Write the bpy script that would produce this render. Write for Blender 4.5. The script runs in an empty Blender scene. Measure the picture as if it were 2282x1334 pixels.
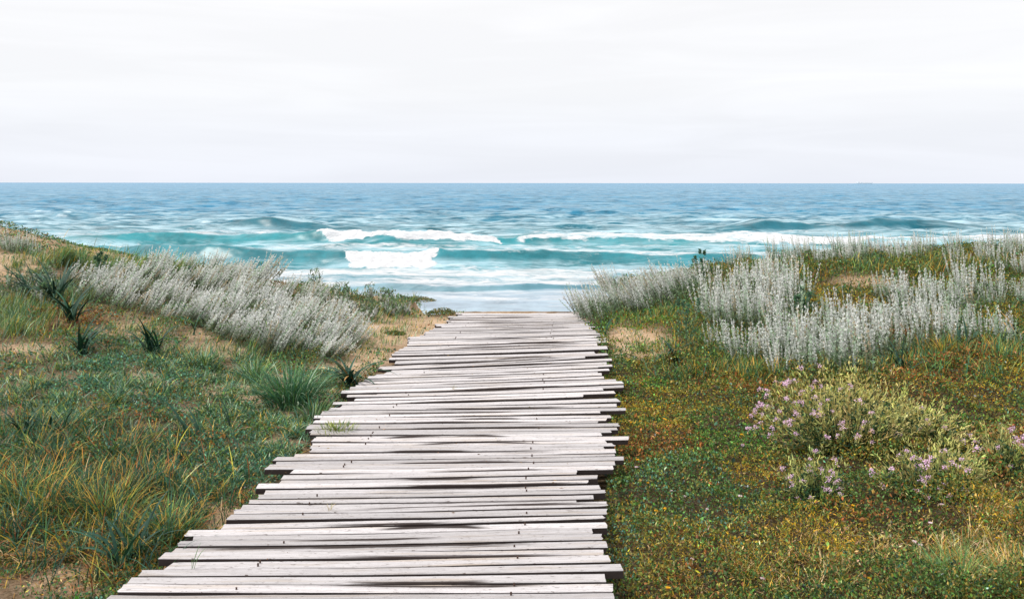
import bpy, math, random
import numpy as np
rng = np.random.default_rng(7)
random.seed(7)
sc = bpy.context.scene
COL = sc.collection
R = math.radians

# ------------------------------------------------------------------ camera
F, CX, HZ, EYE = 2000.0, 1141.0, 408.0, 1.6      # focal length and horizon in pixels of the photograph, eye height
cd = bpy.data.cameras.new("camera"); cam = bpy.data.objects.new("camera", cd); COL.objects.link(cam)
cd.sensor_width = 36.0; cd.lens = 36.0 * F / 2282.0
cd.shift_x = 0.0; cd.shift_y = -(667.0 - HZ) / 2282.0
cd.clip_start = 0.05; cd.clip_end = 90000
cam.location = (0, 0, EYE); cam.rotation_euler = (R(90), R(-0.06), 0)
sc.camera = cam

# ------------------------------------------------------------------ sky, sun, exposure
SUN_EL, SUN_AZ = 60.0, -95.0      # the veiled sun stands high on the left
w = bpy.data.worlds.new("World"); sc.world = w; w.use_nodes = True
nt = w.node_tree; nt.nodes.clear()
def nd(t, typ, **kw):
    n = t.nodes.new(typ)
    for k, v in kw.items(): setattr(n, k, v)
    return n
wo = nd(nt, 'ShaderNodeOutputWorld')
sky = nd(nt, 'ShaderNodeTexSky', sky_type='NISHITA', sun_disc=False)
sky.sun_elevation = R(SUN_EL); sky.sun_rotation = R(SUN_AZ)
b1 = nd(nt, 'ShaderNodeBackground'); b1.inputs['Strength'].default_value = 0.09
nt.links.new(sky.outputs[0], b1.inputs['Color'])
tc = nd(nt, 'ShaderNodeTexCoord'); sp = nd(nt, 'ShaderNodeSeparateXYZ')
nt.links.new(tc.outputs['Generated'], sp.inputs[0])
ramp = nd(nt, 'ShaderNodeValToRGB')
e = ramp.color_ramp.elements
e[0].position = 0.0; e[0].color = (0.835, 0.865, 0.945, 1)
e[1].position = 0.30; e[1].color = (1.0, 0.985, 0.98, 1)
x = ramp.color_ramp.elements.new(0.05); x.color = (0.87, 0.89, 0.95, 1)
x = ramp.color_ramp.elements.new(0.10); x.color = (0.93, 0.935, 0.96, 1)
nt.links.new(sp.outputs['Z'], ramp.inputs[0])
# thin cloud streaks lying in the overcast
mp = nd(nt, 'ShaderNodeMapping'); mp.inputs['Scale'].default_value = (1.2, 1.2, 13.0)
nt.links.new(tc.outputs['Generated'], mp.inputs[0])
ns = nd(nt, 'ShaderNodeTexNoise'); ns.inputs['Scale'].default_value = 2.2; ns.inputs['Detail'].default_value = 5
ns.inputs['Distortion'].default_value = 0.6
nt.links.new(mp.outputs[0], ns.inputs['Vector'])
mr = nd(nt, 'ShaderNodeMapRange'); mr.inputs[1].default_value = 0.38; mr.inputs[2].default_value = 0.66
mr.inputs[3].default_value = 0.965; mr.inputs[4].default_value = 1.03
nt.links.new(ns.outputs[0], mr.inputs[0])
mul = nd(nt, 'ShaderNodeVectorMath', operation='SCALE')
nt.links.new(ramp.outputs[0], mul.inputs[0]); nt.links.new(mr.outputs[0], mul.inputs['Scale'])
b2 = nd(nt, 'ShaderNodeBackground'); b2.inputs['Strength'].default_value = 0.965
nt.links.new(mul.outputs[0], b2.inputs['Color'])
mx = nd(nt, 'ShaderNodeMixShader'); mx.inputs[0].default_value = 0.93
nt.links.new(b1.outputs[0], mx.inputs[1]); nt.links.new(b2.outputs[0], mx.inputs[2])
nt.links.new(mx.outputs[0], wo.inputs[0])
sl = bpy.data.lights.new("sun", 'SUN'); sl.energy = 3.9; sl.angle = R(13); sl.color = (1.0, 0.95, 0.88)
so = bpy.data.objects.new("sun", sl); COL.objects.link(so)
so.rotation_euler = (R(90 - SUN_EL), 0, R(180 - SUN_AZ + 180) )
from mathutils import Vector
sd = Vector((math.sin(R(SUN_AZ)) * math.cos(R(SUN_EL)), math.cos(R(SUN_AZ)) * math.cos(R(SUN_EL)), math.sin(R(SUN_EL))))
so.rotation_euler = sd.to_track_quat('Z', 'Y').to_euler()
vs = sc.view_settings
vs.view_transform = 'Standard'; vs.look = 'None'; vs.exposure = 0.16; vs.gamma = 1.0; vs.use_curve_mapping = False
sc.cycles.max_bounces = 5; sc.cycles.diffuse_bounces = 3; sc.cycles.transmission_bounces = 4; sc.cycles.glossy_bounces = 2
sc.cycles.caustics_reflective = False; sc.cycles.caustics_refractive = False

# ------------------------------------------------------------------ helpers
def mesh_obj(name, V, Fq, mat, parent=None, col=None, extra=None, smooth=False, uv=None):
    """V (n,3); Fq list of arrays of faces (m,3) or (m,4); col (n,3) point colours"""
    me = bpy.data.meshes.new(name)
    V = np.asarray(V, dtype=np.float32)
    if not isinstance(Fq, list): Fq = [Fq]
    me.vertices.add(len(V)); me.vertices.foreach_set('co', V.ravel())
    tot = np.concatenate([np.full(len(f), f.shape[1], dtype=np.int32) for f in Fq])
    idx = np.concatenate([f.astype(np.int32).ravel() for f in Fq])
    start = np.concatenate([[0], np.cumsum(tot)[:-1]]).astype(np.int32)
    me.loops.add(len(idx)); me.loops.foreach_set('vertex_index', idx)
    me.polygons.add(len(tot)); me.polygons.foreach_set('loop_start', start); me.polygons.foreach_set('loop_total', tot)
    me.polygons.foreach_set('use_smooth', np.full(len(tot), smooth, dtype=bool))
    if col is not None:
        a = me.color_attributes.new('Col', 'FLOAT_COLOR', 'POINT')
        c = np.ones((len(V), 4), dtype=np.float32); c[:, :col.shape[1]] = col
        a.data.foreach_set('color', c.ravel())
    if extra:
        for k, arr in extra.items():
            arr = np.asarray(arr, dtype=np.float32)
            if arr.ndim == 1:
                a = me.attributes.new(k, 'FLOAT', 'POINT'); a.data.foreach_set('value', arr)
            else:
                a = me.attributes.new(k, 'FLOAT_COLOR', 'POINT'); a.data.foreach_set('color', arr.ravel())
    if uv is not None:
        l = me.uv_layers.new(name='UVMap'); l.data.foreach_set('uv', np.asarray(uv, dtype=np.float32)[idx].ravel())
    me.update(calc_edges=True)
    if mat: me.materials.append(mat)
    o = bpy.data.objects.new(name, me); COL.objects.link(o)
    if parent: o.parent = parent
    return o
def tag(o, label=None, cat=None, group=None, kind=None):
    if label: o['label'] = label
    if cat: o['category'] = cat
    if group: o['group'] = group
    if kind: o['kind'] = kind
    return o
def empty(name, loc, rz=0.0):
    o = bpy.data.objects.new(name, None); COL.objects.link(o); o.location = loc; o.rotation_euler = (0, 0, rz)
    o.empty_display_size = 0.1
    return o
def copy_tree(o, parent=None):
    c = o.copy(); COL.objects.link(c)
    if parent: c.parent = parent
    for ch in list(o.children): copy_tree(ch, c)
    return c

def hash2(ix, iy, seed):
    h = (ix.astype(np.int64) * 374761393 + iy.astype(np.int64) * 668265263 + seed * 1442695041) & 0x7fffffff
    h = (h ^ (h >> 13)) * 1274126177 & 0x7fffffff
    return ((h ^ (h >> 16)) & 0xffff) / 65535.0
def vnoise(x, y, seed=0):
    ix = np.floor(x); iy = np.floor(y); fx = x - ix; fy = y - iy
    fx = fx * fx * (3 - 2 * fx); fy = fy * fy * (3 - 2 * fy)
    a = hash2(ix, iy, seed); b = hash2(ix + 1, iy, seed); c = hash2(ix, iy + 1, seed); d = hash2(ix + 1, iy + 1, seed)
    return (a * (1 - fx) + b * fx) * (1 - fy) + (c * (1 - fx) + d * fx) * fy
def fbm(x, y, seed=0, o=4):
    s = 0; a = 0.5; t = 0
    for i in range(o):
        s = s + a * vnoise(x, y, seed + i * 17); t += a; a *= 0.5; x = x * 2.03 + 5.1; y = y * 2.03 + 1.7
    return s / t
def sstep(a, b, x):
    t = np.clip((x - a) / (b - a), 0, 1); return t * t * (3 - 2 * t)

# ------------------------------------------------------------------ terrain height
CXs = [-60, -14, -9, -7.1, -6.2, -5.3, -4.3, -3.4, -2.8, -2.1, -1.5, -.9, .8, 1.3, 2.2, 2.9, 3.5, 4.7, 6.0, 7.1, 14, 60]
CZs = [1.5, 1.3, 1.1, .88, .67, .50, .42, .36, .27, .12, .03, -.05, -.06, .0, .22, .36, .47, .60, .68, .72, .9, 1.1]
def H(X, Y):
    X = np.asarray(X, float); Y = np.asarray(Y, float)
    C = np.interp(X, CXs, CZs)
    base = -0.13
    s = sstep(3.0, 12.5, Y) * .6 + .4 * np.clip((Y - 3) / 9.5, 0, 1)
    h = base + s * (C - base)
    # the beach falls away behind the crest of the dune
    d = np.maximum(Y - 12.6 - 0.5 * np.sin(X * .7), 0)
    d = np.where(np.abs(X - .1) < 1.4, np.maximum(Y - 11.15, 0), d)
    h = h - 0.26 * d
    h = np.maximum(h, -3.2)
    away = sstep(.9, 2.0, np.abs(X - wc(Y)))
    h = h + away * (0.16 * (fbm(X * .9, Y * .9, 3, 4) - .5) * np.clip(.5 + Y * .06, 0, 1.3) + 0.03 * (fbm(X * 5, Y * 5, 9, 3) - .5))
    h = h + (1 - away) * 0.02 * (fbm(X * 4, Y * 4, 9, 3) - .5)
    # a small tongue of sand blown over the right edge at the far end of the walk
    h = h + 0.075 * np.exp(-(((X - 1.02) / .27) ** 2 + ((Y - 10.6) / .45) ** 2))
    # sand drifted over the seaward end of the planks
    h = h + .075 * np.exp(-((Y - 11.13) / .13) ** 2) * np.exp(-((X - .1) / 1.0) ** 4) * (.75 + .5 * fbm(X * 3, Y * 3, 19, 3))
    return h
def wc(Y):   # centre line of the boardwalk
    return np.interp(Y, [0, 3.4, 7, 11.2], [-.65, -.58, -.22, .1])
def project(X, Y, Z):
    return CX + F * X / Y, HZ + F * (EYE - Z) / Y
def ground_at(px, py):
    Ys = np.arange(2.6, 16.5, .01); Xs = (px - CX) / F * Ys; Zs = EYE - (py - HZ) / F * Ys
    hit = np.nonzero(Zs <= H(Xs, Ys))[0]
    if len(hit) == 0: return None
    i = hit[0]; return float(Xs[i]), float(Ys[i]), float(H(Xs[i], Ys[i]))

# ------------------------------------------------------------------ materials
def newmat(name):
    m = bpy.data.materials.new(name); m.use_nodes = True; t = m.node_tree; t.nodes.clear()
    out = nd(t, 'ShaderNodeOutputMaterial'); return m, t, out
def leaf_mat(name, rough=.6, trans=.25, spec=.25, var=.25):
    m, t, out = newmat(name)
    a = nd(t, 'ShaderNodeAttribute', attribute_name='Col')
    g = nd(t, 'ShaderNodeNewGeometry')
    n = nd(t, 'ShaderNodeTexNoise'); n.inputs['Scale'].default_value = 60; n.inputs['Detail'].default_value = 2
    t.links.new(g.outputs['Position'], n.inputs['Vector'])
    r = nd(t, 'ShaderNodeMapRange'); r.inputs[1].default_value = .3; r.inputs[2].default_value = .7
    r.inputs[3].default_value = 1 - var; r.inputs[4].default_value = 1 + var
    t.links.new(n.outputs[0], r.inputs[0])
    s = nd(t, 'ShaderNodeVectorMath', operation='SCALE'); t.links.new(a.outputs['Color'], s.inputs[0]); t.links.new(r.outputs[0], s.inputs['Scale'])
    p = nd(t, 'ShaderNodeBsdfPrincipled'); p.inputs['Roughness'].default_value = rough; p.inputs['Specular IOR Level'].default_value = spec
    t.links.new(s.outputs[0], p.inputs['Base Color'])
    tr = nd(t, 'ShaderNodeBsdfTranslucent'); t.links.new(s.outputs[0], tr.inputs['Color'])
    mxs = nd(t, 'ShaderNodeMixShader'); mxs.inputs[0].default_value = trans
    t.links.new(p.outputs[0], mxs.inputs[1]); t.links.new(tr.outputs[0], mxs.inputs[2]); t.links.new(mxs.outputs[0], out.inputs[0])
    return m
M_leaf = leaf_mat('leaves'); M_silver = leaf_mat('silver_felt', .8, .35, .1, .06)
M_strap = leaf_mat('strap_leaf', .6, .05, .2, .2); M_petal = leaf_mat('petals', .6, .35, .1, .08)

def sand_material():
    m, t, out = newmat('sand')
    g = nd(t, 'ShaderNodeNewGeometry'); a = nd(t, 'ShaderNodeAttribute', attribute_name='litter')
    n1 = nd(t, 'ShaderNodeTexNoise'); n1.inputs['Scale'].default_value = 3.5; n1.inputs['Detail'].default_value = 8; n1.inputs['Roughness'].default_value = .65
    n2 = nd(t, 'ShaderNodeTexNoise'); n2.inputs['Scale'].default_value = 55; n2.inputs['Detail'].default_value = 5
    n3 = nd(t, 'ShaderNodeTexNoise'); n3.inputs['Scale'].default_value = 420; n3.inputs['Detail'].default_value = 2
    for n in (n1, n2, n3): t.links.new(g.outputs['Position'], n.inputs['Vector'])
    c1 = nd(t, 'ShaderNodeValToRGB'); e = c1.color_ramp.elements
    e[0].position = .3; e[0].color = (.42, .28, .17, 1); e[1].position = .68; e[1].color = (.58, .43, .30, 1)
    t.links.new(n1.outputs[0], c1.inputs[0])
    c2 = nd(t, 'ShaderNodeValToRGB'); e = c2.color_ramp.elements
    e[0].position = .35; e[0].color = (.016, .016, .010, 1); e[1].position = .85; e[1].color = (.11, .07, .03, 1)  # litter deepened to near black, painting the shade beneath the mats
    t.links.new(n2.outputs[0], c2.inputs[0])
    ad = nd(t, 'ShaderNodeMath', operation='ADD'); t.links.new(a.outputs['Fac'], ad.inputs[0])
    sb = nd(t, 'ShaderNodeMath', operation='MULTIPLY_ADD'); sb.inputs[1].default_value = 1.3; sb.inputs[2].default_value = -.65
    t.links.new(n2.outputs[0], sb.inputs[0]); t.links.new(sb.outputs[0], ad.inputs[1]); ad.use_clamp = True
    mix = nd(t, 'ShaderNodeMix', data_type='RGBA'); t.links.new(ad.outputs[0], mix.inputs['Factor'])
    t.links.new(c1.outputs[0], mix.inputs['A']); t.links.new(c2.outputs[0], mix.inputs['B'])
    p = nd(t, 'ShaderNodeBsdfPrincipled'); p.inputs['Roughness'].default_value = .95; p.inputs['Specular IOR Level'].default_value = .1
    t.links.new(mix.outputs['Result'], p.inputs['Base Color'])
    am = nd(t, 'ShaderNodeMath', operation='ADD'); t.links.new(n2.outputs[0], am.inputs[0]); t.links.new(n3.outputs[0], am.inputs[1])
    bp = nd(t, 'ShaderNodeBump'); bp.inputs['Distance'].default_value = .012; bp.inputs['Strength'].default_value = .8
    t.links.new(am.outputs[0], bp.inputs['Height']); t.links.new(bp.outputs[0], p.inputs['Normal'])
    t.links.new(p.outputs[0], out.inputs[0]); return m

def wood_material():
    m, t, out = newmat('weathered_wood')
    L = t.links.new
    uv = nd(t, 'ShaderNodeUVMap'); st = nd(t, 'ShaderNodeAttribute', attribute_name='stain'); g = nd(t, 'ShaderNodeNewGeometry')
    s = nd(t, 'ShaderNodeSeparateColor'); L(st.outputs['Color'], s.inputs[0])
    u = nd(t, 'ShaderNodeSeparateXYZ'); L(uv.outputs[0], u.inputs[0])
    def mth(op, a, b=None, c=None, clamp=False):
        n = nd(t, 'ShaderNodeMath', operation=op); n.use_clamp = clamp
        for i, v in enumerate((a, b, c)):
            if v is None: continue
            if isinstance(v, (int, float)): n.inputs[i].default_value = v
            else: L(v, n.inputs[i])
        return n.outputs[0]
    ID = st.outputs['Alpha']
    cmb = nd(t, 'ShaderNodeCombineXYZ')
    L(mth('MULTIPLY', u.outputs['X'], 1.6), cmb.inputs[0]); L(mth('MULTIPLY', u.outputs['Y'], 3.2), cmb.inputs[1]); L(mth('MULTIPLY', ID, 91.0), cmb.inputs[2])
    def noise(sx, sy, scale, detail, rough=.55, dist=0.):
        mp = nd(t, 'ShaderNodeMapping'); mp.inputs['Scale'].default_value = (sx, sy, 1); L(cmb.outputs[0], mp.inputs[0])
        n = nd(t, 'ShaderNodeTexNoise'); n.inputs['Scale'].default_value = scale; n.inputs['Detail'].default_value = detail
        n.inputs['Roughness'].default_value = rough; n.inputs['Distortion'].default_value = dist; L(mp.outputs[0], n.inputs['Vector']); return n.outputs[0]
    grain = noise(1, 2.6, 2.2, 10, .78, .4)
    fine = noise(1, 9, 3.2, 6, .75)
    patch = noise(.9, .5, 1.3, 4)
    spot = noise(7, 1.2, 3.0, 2)
    base = nd(t, 'ShaderNodeValToRGB'); e = base.color_ramp.elements
    e[0].position = .25; e[0].color = (.12, .10, .10, 1); e[1].position = .60; e[1].color = (.60, .58, .605, 1)
    x = base.color_ramp.elements.new(.42); x.color = (.43, .415, .425, 1)
    L(grain, base.inputs[0])
    warm = nd(t, 'ShaderNodeMix', data_type='RGBA'); warm.inputs['B'].default_value = (.42, .355, .30, 1)
    L(mth('MULTIPLY', mth('SUBTRACT', patch, .52), 4.0, clamp=True), warm.inputs['Factor']); L(base.outputs[0], warm.inputs['A'])
    # board to board tone
    tone = nd(t, 'ShaderNodeVectorMath', operation='SCALE'); L(warm.outputs['Result'], tone.inputs[0])
    L(mth('MULTIPLY_ADD', mth('FRACT', mth('MULTIPLY', ID, 37.7)),   .40, .74), tone.inputs['Scale'])
    fl = nd(t, 'ShaderNodeMix', data_type='RGBA', blend_type='MULTIPLY'); fl.inputs['B'].default_value = (.34, .31, .30, 1)
    L(mth('MULTIPLY', mth('SUBTRACT', .48, fine), 7.0, clamp=True), fl.inputs['Factor']); L(tone.outputs[0], fl.inputs['A'])
    # cracks and knots
    cr = nd(t, 'ShaderNodeMix', data_type='RGBA'); cr.inputs['B'].default_value = (.10, .075, .065, 1)
    L(mth('MULTIPLY', mth('SUBTRACT', spot, .635), 12.0, clamp=True), cr.inputs['Factor']); L(fl.outputs['Result'], cr.inputs['A'])
    # dark lens shaped water stains, one or none on each board: R centre, G half length, B strength
    tt = mth('DIVIDE', mth('SUBTRACT', u.outputs['X'], s.outputs[0]), s.outputs[1])
    t2 = mth('MULTIPLY', tt, tt)
    curve = mth('MULTIPLY_ADD', t2, mth('MULTIPLY', mth('SUBTRACT', mth('FRACT', mth('MULTIPLY', ID, 53.1)), .35), -1.1), mth('MULTIPLY_ADD', mth('GREATER_THAN', mth('FRACT', mth('MULTIPLY', ID, 71.3)), .45), .85, .05))
    wob = mth('ADD', mth('MULTIPLY', mth('SUBTRACT', patch, .5), 1.1), mth('MULTIPLY', mth('SUBTRACT', grain, .5), .9))
    d = mth('DIVIDE', mth('ADD', mth('SUBTRACT', u.outputs['Y'], curve), wob), .26)
    band = mth('EXPONENT', mth('MULTIPLY', mth('MULTIPLY', d, d), -1.0))
    env = mth('MULTIPLY', mth('SUBTRACT', mth('ADD', 1.1, mth('MULTIPLY', mth('SUBTRACT', patch, .5), 1.6)), t2, clamp=True), 1.3)
    gr = mth('MULTIPLY_ADD', fine, 1.5, .15)
    stn = mth('MULTIPLY', mth('MULTIPLY', mth('MULTIPLY', band, env), s.outputs[2]), gr, clamp=True)
    sx = nd(t, 'ShaderNodeMix', data_type='RGBA'); sx.inputs['B'].default_value = (.035, .026, .024, 1)
    L(stn, sx.inputs['Factor']); L(cr.outputs['Result'], sx.inputs['A'])
    # sides of the boards: unbleached brown, with seam shade painted in as extra darkness
    sn = nd(t, 'ShaderNodeSeparateXYZ'); L(g.outputs['True Normal'], sn.inputs[0])
    side = mth('MULTIPLY', mth('SUBTRACT', .75, sn.outputs['Z']), 4.0, clamp=True)
    sm = nd(t, 'ShaderNodeMix', data_type='RGBA'); sm.inputs['B'].default_value = (.055, .042, .040, 1)
    L(side, sm.inputs['Factor']); L(sx.outputs['Result'], sm.inputs['A'])
    p = nd(t, 'ShaderNodeBsdfPrincipled'); p.inputs['Roughness'].default_value = .85; p.inputs['Specular IOR Level'].default_value = .2
    L(sm.outputs['Result'], p.inputs['Base Color'])
    bp = nd(t, 'ShaderNodeBump'); bp.inputs['Distance'].default_value = .004; bp.inputs['Strength'].default_value = .7
    L(mth('ADD', mth('MULTIPLY', grain, .6), fine), bp.inputs['Height']); L(bp.outputs[0], p.inputs['Normal'])
    L(p.outputs[0], out.inputs[0]); return m

def sea_material():
    m, t, out = newmat('sea_water'); L = t.links.new
    g = nd(t, 'ShaderNodeNewGeometry'); at = nd(t, 'ShaderNodeAttribute', attribute_name='foam'); sh = nd(t, 'ShaderNodeAttribute', attribute_name='shoal')
    def noise(sx, sy, scale, detail, rough=.55, dist=0.):
        mp = nd(t, 'ShaderNodeMapping'); mp.inputs['Scale'].default_value = (sx, sy, .4); L(g.outputs['Position'], mp.inputs[0])
        n = nd(t, 'ShaderNodeTexNoise'); n.inputs['Scale'].default_value = scale; n.inputs['Detail'].default_value = detail
        n.inputs['Roughness'].default_value = rough; n.inputs['Distortion'].default_value = dist; L(mp.outputs[0], n.inputs['Vector']); return n.outputs[0]
    def mth(op, a, b=None, c=None, clamp=False):
        n = nd(t, 'ShaderNodeMath', operation=op); n.use_clamp = clamp
        for i, v in enumerate((a, b, c)):
            if v is None: continue
            if isinstance(v, (int, float)): n.inputs[i].default_value = v
            else: L(v, n.inputs[i])
        return n.outputs[0]
    # base colour from teal over the sand bar to blue far out
    sy = nd(t, 'ShaderNodeSeparateXYZ'); L(g.outputs['Position'], sy.inputs[0])
    far = mth('DIVIDE', mth('LOGARITHM', mth('MAXIMUM', sy.outputs['Y'], 20.), 10.), 4.0)
    cr = nd(t, 'ShaderNodeValToRGB'); e = cr.color_ramp.elements
    e[0].position = .36; e[0].color = (.02, .13, .17, 1); e[1].position = .80; e[1].color = (.055, .18, .31, 1)
    x = cr.color_ramp.elements.new(.43); x.color = (.006, .175, .21, 1)
    x = cr.color_ramp.elements.new(.46); x.color = (.004, .095, .135, 1)
    x = cr.color_ramp.elements.new(.52); x.color = (.012, .135, .24, 1)
    L(far, cr.inputs[0])
    milky = nd(t, 'ShaderNodeMix', data_type='RGBA'); milky.inputs['B'].default_value = (.24, .29, .36, 1)
    L(sh.outputs['Fac'], milky.inputs['Factor']); L(cr.outputs[0], milky.inputs['A'])
    aerated_sheen = nd(t, 'ShaderNodeMapRange'); aerated_sheen.inputs[1].default_value = .43; aerated_sheen.inputs[2].default_value = .62
    L(noise(.16, .9, 1.0, 10, .74, .7), aerated_sheen.inputs[0])
    vz = nd(t, 'ShaderNodeAttribute', attribute_name='aerated_sheen')
    mk2 = nd(t, 'ShaderNodeMix', data_type='RGBA'); mk2.inputs['B'].default_value = (.40, .56, .64, 1)  # pale tone: aerated surf, and reflected sky painted in farther out
    ripple_shade = nd(t, 'ShaderNodeMapRange'); ripple_shade.inputs[1].default_value = .42; ripple_shade.inputs[2].default_value = .60; ripple_shade.inputs[3].default_value = 1.2; ripple_shade.inputs[4].default_value = .72  # ripple shading and reflected-sky streaks painted into the water colour
    L(noise(.36, .17, 1.0, 11, .76), ripple_shade.inputs[0])
    rsc = nd(t, 'ShaderNodeVectorMath', operation='SCALE'); L(milky.outputs['Result'], rsc.inputs[0]); L(ripple_shade.outputs[0], rsc.inputs['Scale'])
    L(mth('MULTIPLY', aerated_sheen.outputs[0], vz.outputs['Fac']), mk2.inputs['Factor']); L(rsc.outputs[0], mk2.inputs['A'])
    # foam: the vertex mask tells how much, the noise gives it its lace
    lace = mth('MULTIPLY_ADD', mth('SUBTRACT', noise(.45, 1.4, 1.3, 10, .72, 1.6), .5), 1.35, .5)
    mask = mth('MULTIPLY', mth('ADD', mth('ADD', at.outputs['Fac'], lace), -.99), 3.6, clamp=True)
    p = nd(t, 'ShaderNodeBsdfPrincipled'); p.inputs['IOR'].default_value = 1.33; L(mth('MULTIPLY_ADD', mth('SUBTRACT', far, .42), .3, .36, clamp=True), p.inputs['Roughness'])
    L(mk2.outputs['Result'], p.inputs['Base Color'])
    n1 = noise(.5, 1.2, 1.1, 6, .6); n2 = noise(.7, 1.2, 6., 5, .6)
    def slopes(sx, sy, scale, detail, k, rough):
        mp = nd(t, 'ShaderNodeMapping'); mp.inputs['Scale'].default_value = (sx, sy, .4); L(g.outputs['Position'], mp.inputs[0])
        n = nd(t, 'ShaderNodeTexNoise'); n.inputs['Scale'].default_value = scale; n.inputs['Detail'].default_value = detail; n.inputs['Roughness'].default_value = rough
        L(mp.outputs[0], n.inputs['Vector'])
        a = nd(t, 'ShaderNodeVectorMath', operation='SUBTRACT'); a.inputs[1].default_value = (.5, .5, .5); L(n.outputs['Color'], a.inputs[0])
        m_ = nd(t, 'ShaderNodeVectorMath', operation='MULTIPLY'); m_.inputs[1].default_value = k; L(a.outputs[0], m_.inputs[0]); return m_.outputs[0]
    v0 = slopes(.35, 1.0, 1.1, 9, (.8, 2.0, 0), .74)
    gust = nd(t, 'ShaderNodeMapRange'); gust.inputs[1].default_value = .42; gust.inputs[2].default_value = .60; gust.inputs[3].default_value = .22; gust.inputs[4].default_value = 1.5
    L(noise(.36, .17, 1.0, 11, .76), gust.inputs[0])
    calm = nd(t, 'ShaderNodeAttribute', attribute_name='calm')
    vsc = nd(t, 'ShaderNodeVectorMath', operation='SCALE'); L(v0, vsc.inputs[0]); L(mth('MULTIPLY', gust.outputs[0], mth('MULTIPLY_ADD', calm.outputs['Fac'], -.75, 1.0)), vsc.inputs['Scale']); v1 = vsc.outputs[0]
    ad = nd(t, 'ShaderNodeVectorMath', operation='ADD'); L(v1, ad.inputs[0]); L(g.outputs['Normal'], ad.inputs[1])
    nm = nd(t, 'ShaderNodeVectorMath', operation='NORMALIZE'); L(ad.outputs[0], nm.inputs[0]); L(nm.outputs[0], p.inputs['Normal'])
    f = nd(t, 'ShaderNodeBsdfPrincipled'); f.inputs['Roughness'].default_value = .9; f.inputs['Specular IOR Level'].default_value = .1
    f.inputs['Base Color'].default_value = (.62, .635, .665, 1)
    b2 = nd(t, 'ShaderNodeBump'); b2.inputs['Distance'].default_value = .4; b2.inputs['Strength'].default_value = .6
    L(lace, b2.inputs['Height']); L(b2.outputs[0], f.inputs['Normal'])
    mxs = nd(t, 'ShaderNodeMixShader'); L(mask, mxs.inputs[0]); L(p.outputs[0], mxs.inputs[1]); L(f.outputs[0], mxs.inputs[2])
    L(mxs.outputs[0], out.inputs[0]); return m
def plain(name, c, rough=.7):
    m, t, out = newmat(name)
    g = nd(t, 'ShaderNodeNewGeometry'); n = nd(t, 'ShaderNodeTexNoise'); n.inputs['Scale'].default_value = 25; n.inputs['Detail'].default_value = 4
    t.links.new(g.outputs['Position'], n.inputs['Vector'])
    r = nd(t, 'ShaderNodeValToRGB'); r.color_ramp.elements[0].color = tuple(k * .7 for k in c) + (1,); r.color_ramp.elements[1].color = tuple(min(1, k * 1.25) for k in c) + (1,)
    t.links.new(n.outputs[0], r.inputs[0])
    p = nd(t, 'ShaderNodeBsdfPrincipled'); p.inputs['Roughness'].default_value = rough
    t.links.new(r.outputs[0], p.inputs['Base Color']); t.links.new(p.outputs[0], out.inputs[0]); return m
M_sand = sand_material(); M_wood = wood_material(); M_sea = sea_material()

# ------------------------------------------------------------------ where things grow (layout masks, read off the photograph through the ground point)
def blobs(px, py, lst):
    r = np.zeros_like(px)
    for (cx, cy, rx, ry, s) in lst:
        r = np.maximum(r, s * np.exp(-1.2 * (((px - cx) / rx) ** 2 + ((py - cy) / ry) ** 2) ** 1.5))
    return r
BARE = [(150, 1130, 40, 20, .6), (90, 1230, 60, 24, .7), (40, 590, 90, 40, .8), (300, 735, 90, 18, .7), (450, 745, 50, 12, .6), (760, 820, 70, 30, .9), (870, 735, 110, 55, .85), (560, 860, 130, 42, .8), (820, 790, 70, 30, 1.), (600, 905, 90, 30, .55),
        (790, 665, 90, 40, .7), (960, 740, 120, 40, .9), (880, 700, 90, 25, .6), (330, 850, 60, 30, .6), (480, 1150, 50, 34, 1.0), (700, 880, 60, 26, .8), (60, 780, 80, 16, .7), (150, 1290, 90, 40, .65), (60, 1180, 60, 30, .5),
        (1430, 765, 75, 38, 1.0), (1390, 760, 40, 45, 1.), (1290, 715, 40, 18, 1.), (1930, 625, 80, 18, .6), (500, 780, 120, 20, .7), (430, 925, 60, 20, .5), (620, 985, 60, 15, .35)]
RUST = [(260, 975, 190, 45, 1.), (120, 705, 150, 35, .9), (1600, 875, 150, 22, 1.), (1980, 730, 110, 60, .9), (2150, 790, 160, 40, .7), (400, 1010, 100, 40, .6), (1500, 1300, 140, 60, .25), (1930, 1200, 160, 60, .5), (2050, 860, 120, 50, .4),
        (1480, 1000, 150, 40, .4), (130, 1220, 120, 60, .5), (1760, 1120, 60, 30, .5), (1720, 1070, 20, 30, .9), (2240, 1010, 60, 100, .6)]
YELL = [(1560, 970, 200, 60, .8), (1850, 660, 180, 40, .9), (1960, 1230, 260, 70, .9), (850, 740, 180, 40, .8), (960, 700, 100, 30, .6), (250, 1180, 200, 100, .6), (200, 1300, 200, 40, .8), (1450, 900, 100, 30, .6), (2200, 850, 150, 50, .9),
        (1640, 1080, 120, 50, .7), (2150, 1180, 150, 60, .8), (1420, 710, 60, 25, .5), (1430, 890, 70, 25, .8), (1650, 1230, 150, 80, .4), (560, 620, 150, 40, .5), (180, 590, 150, 40, .7), (1600, 1260, 100, 30, .7), (2250, 760, 80, 50, .8)]
STRAW = [(2000, 1230, 300, 60, .9), (2200, 1290, 150, 60, .9), (1850, 1270, 200, 50, .6), (160, 1290, 160, 50, .7), (500, 1150, 70, 40, .7), (1700, 1200, 120, 30, .4), (2240, 1130, 80, 50, .6)]
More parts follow.
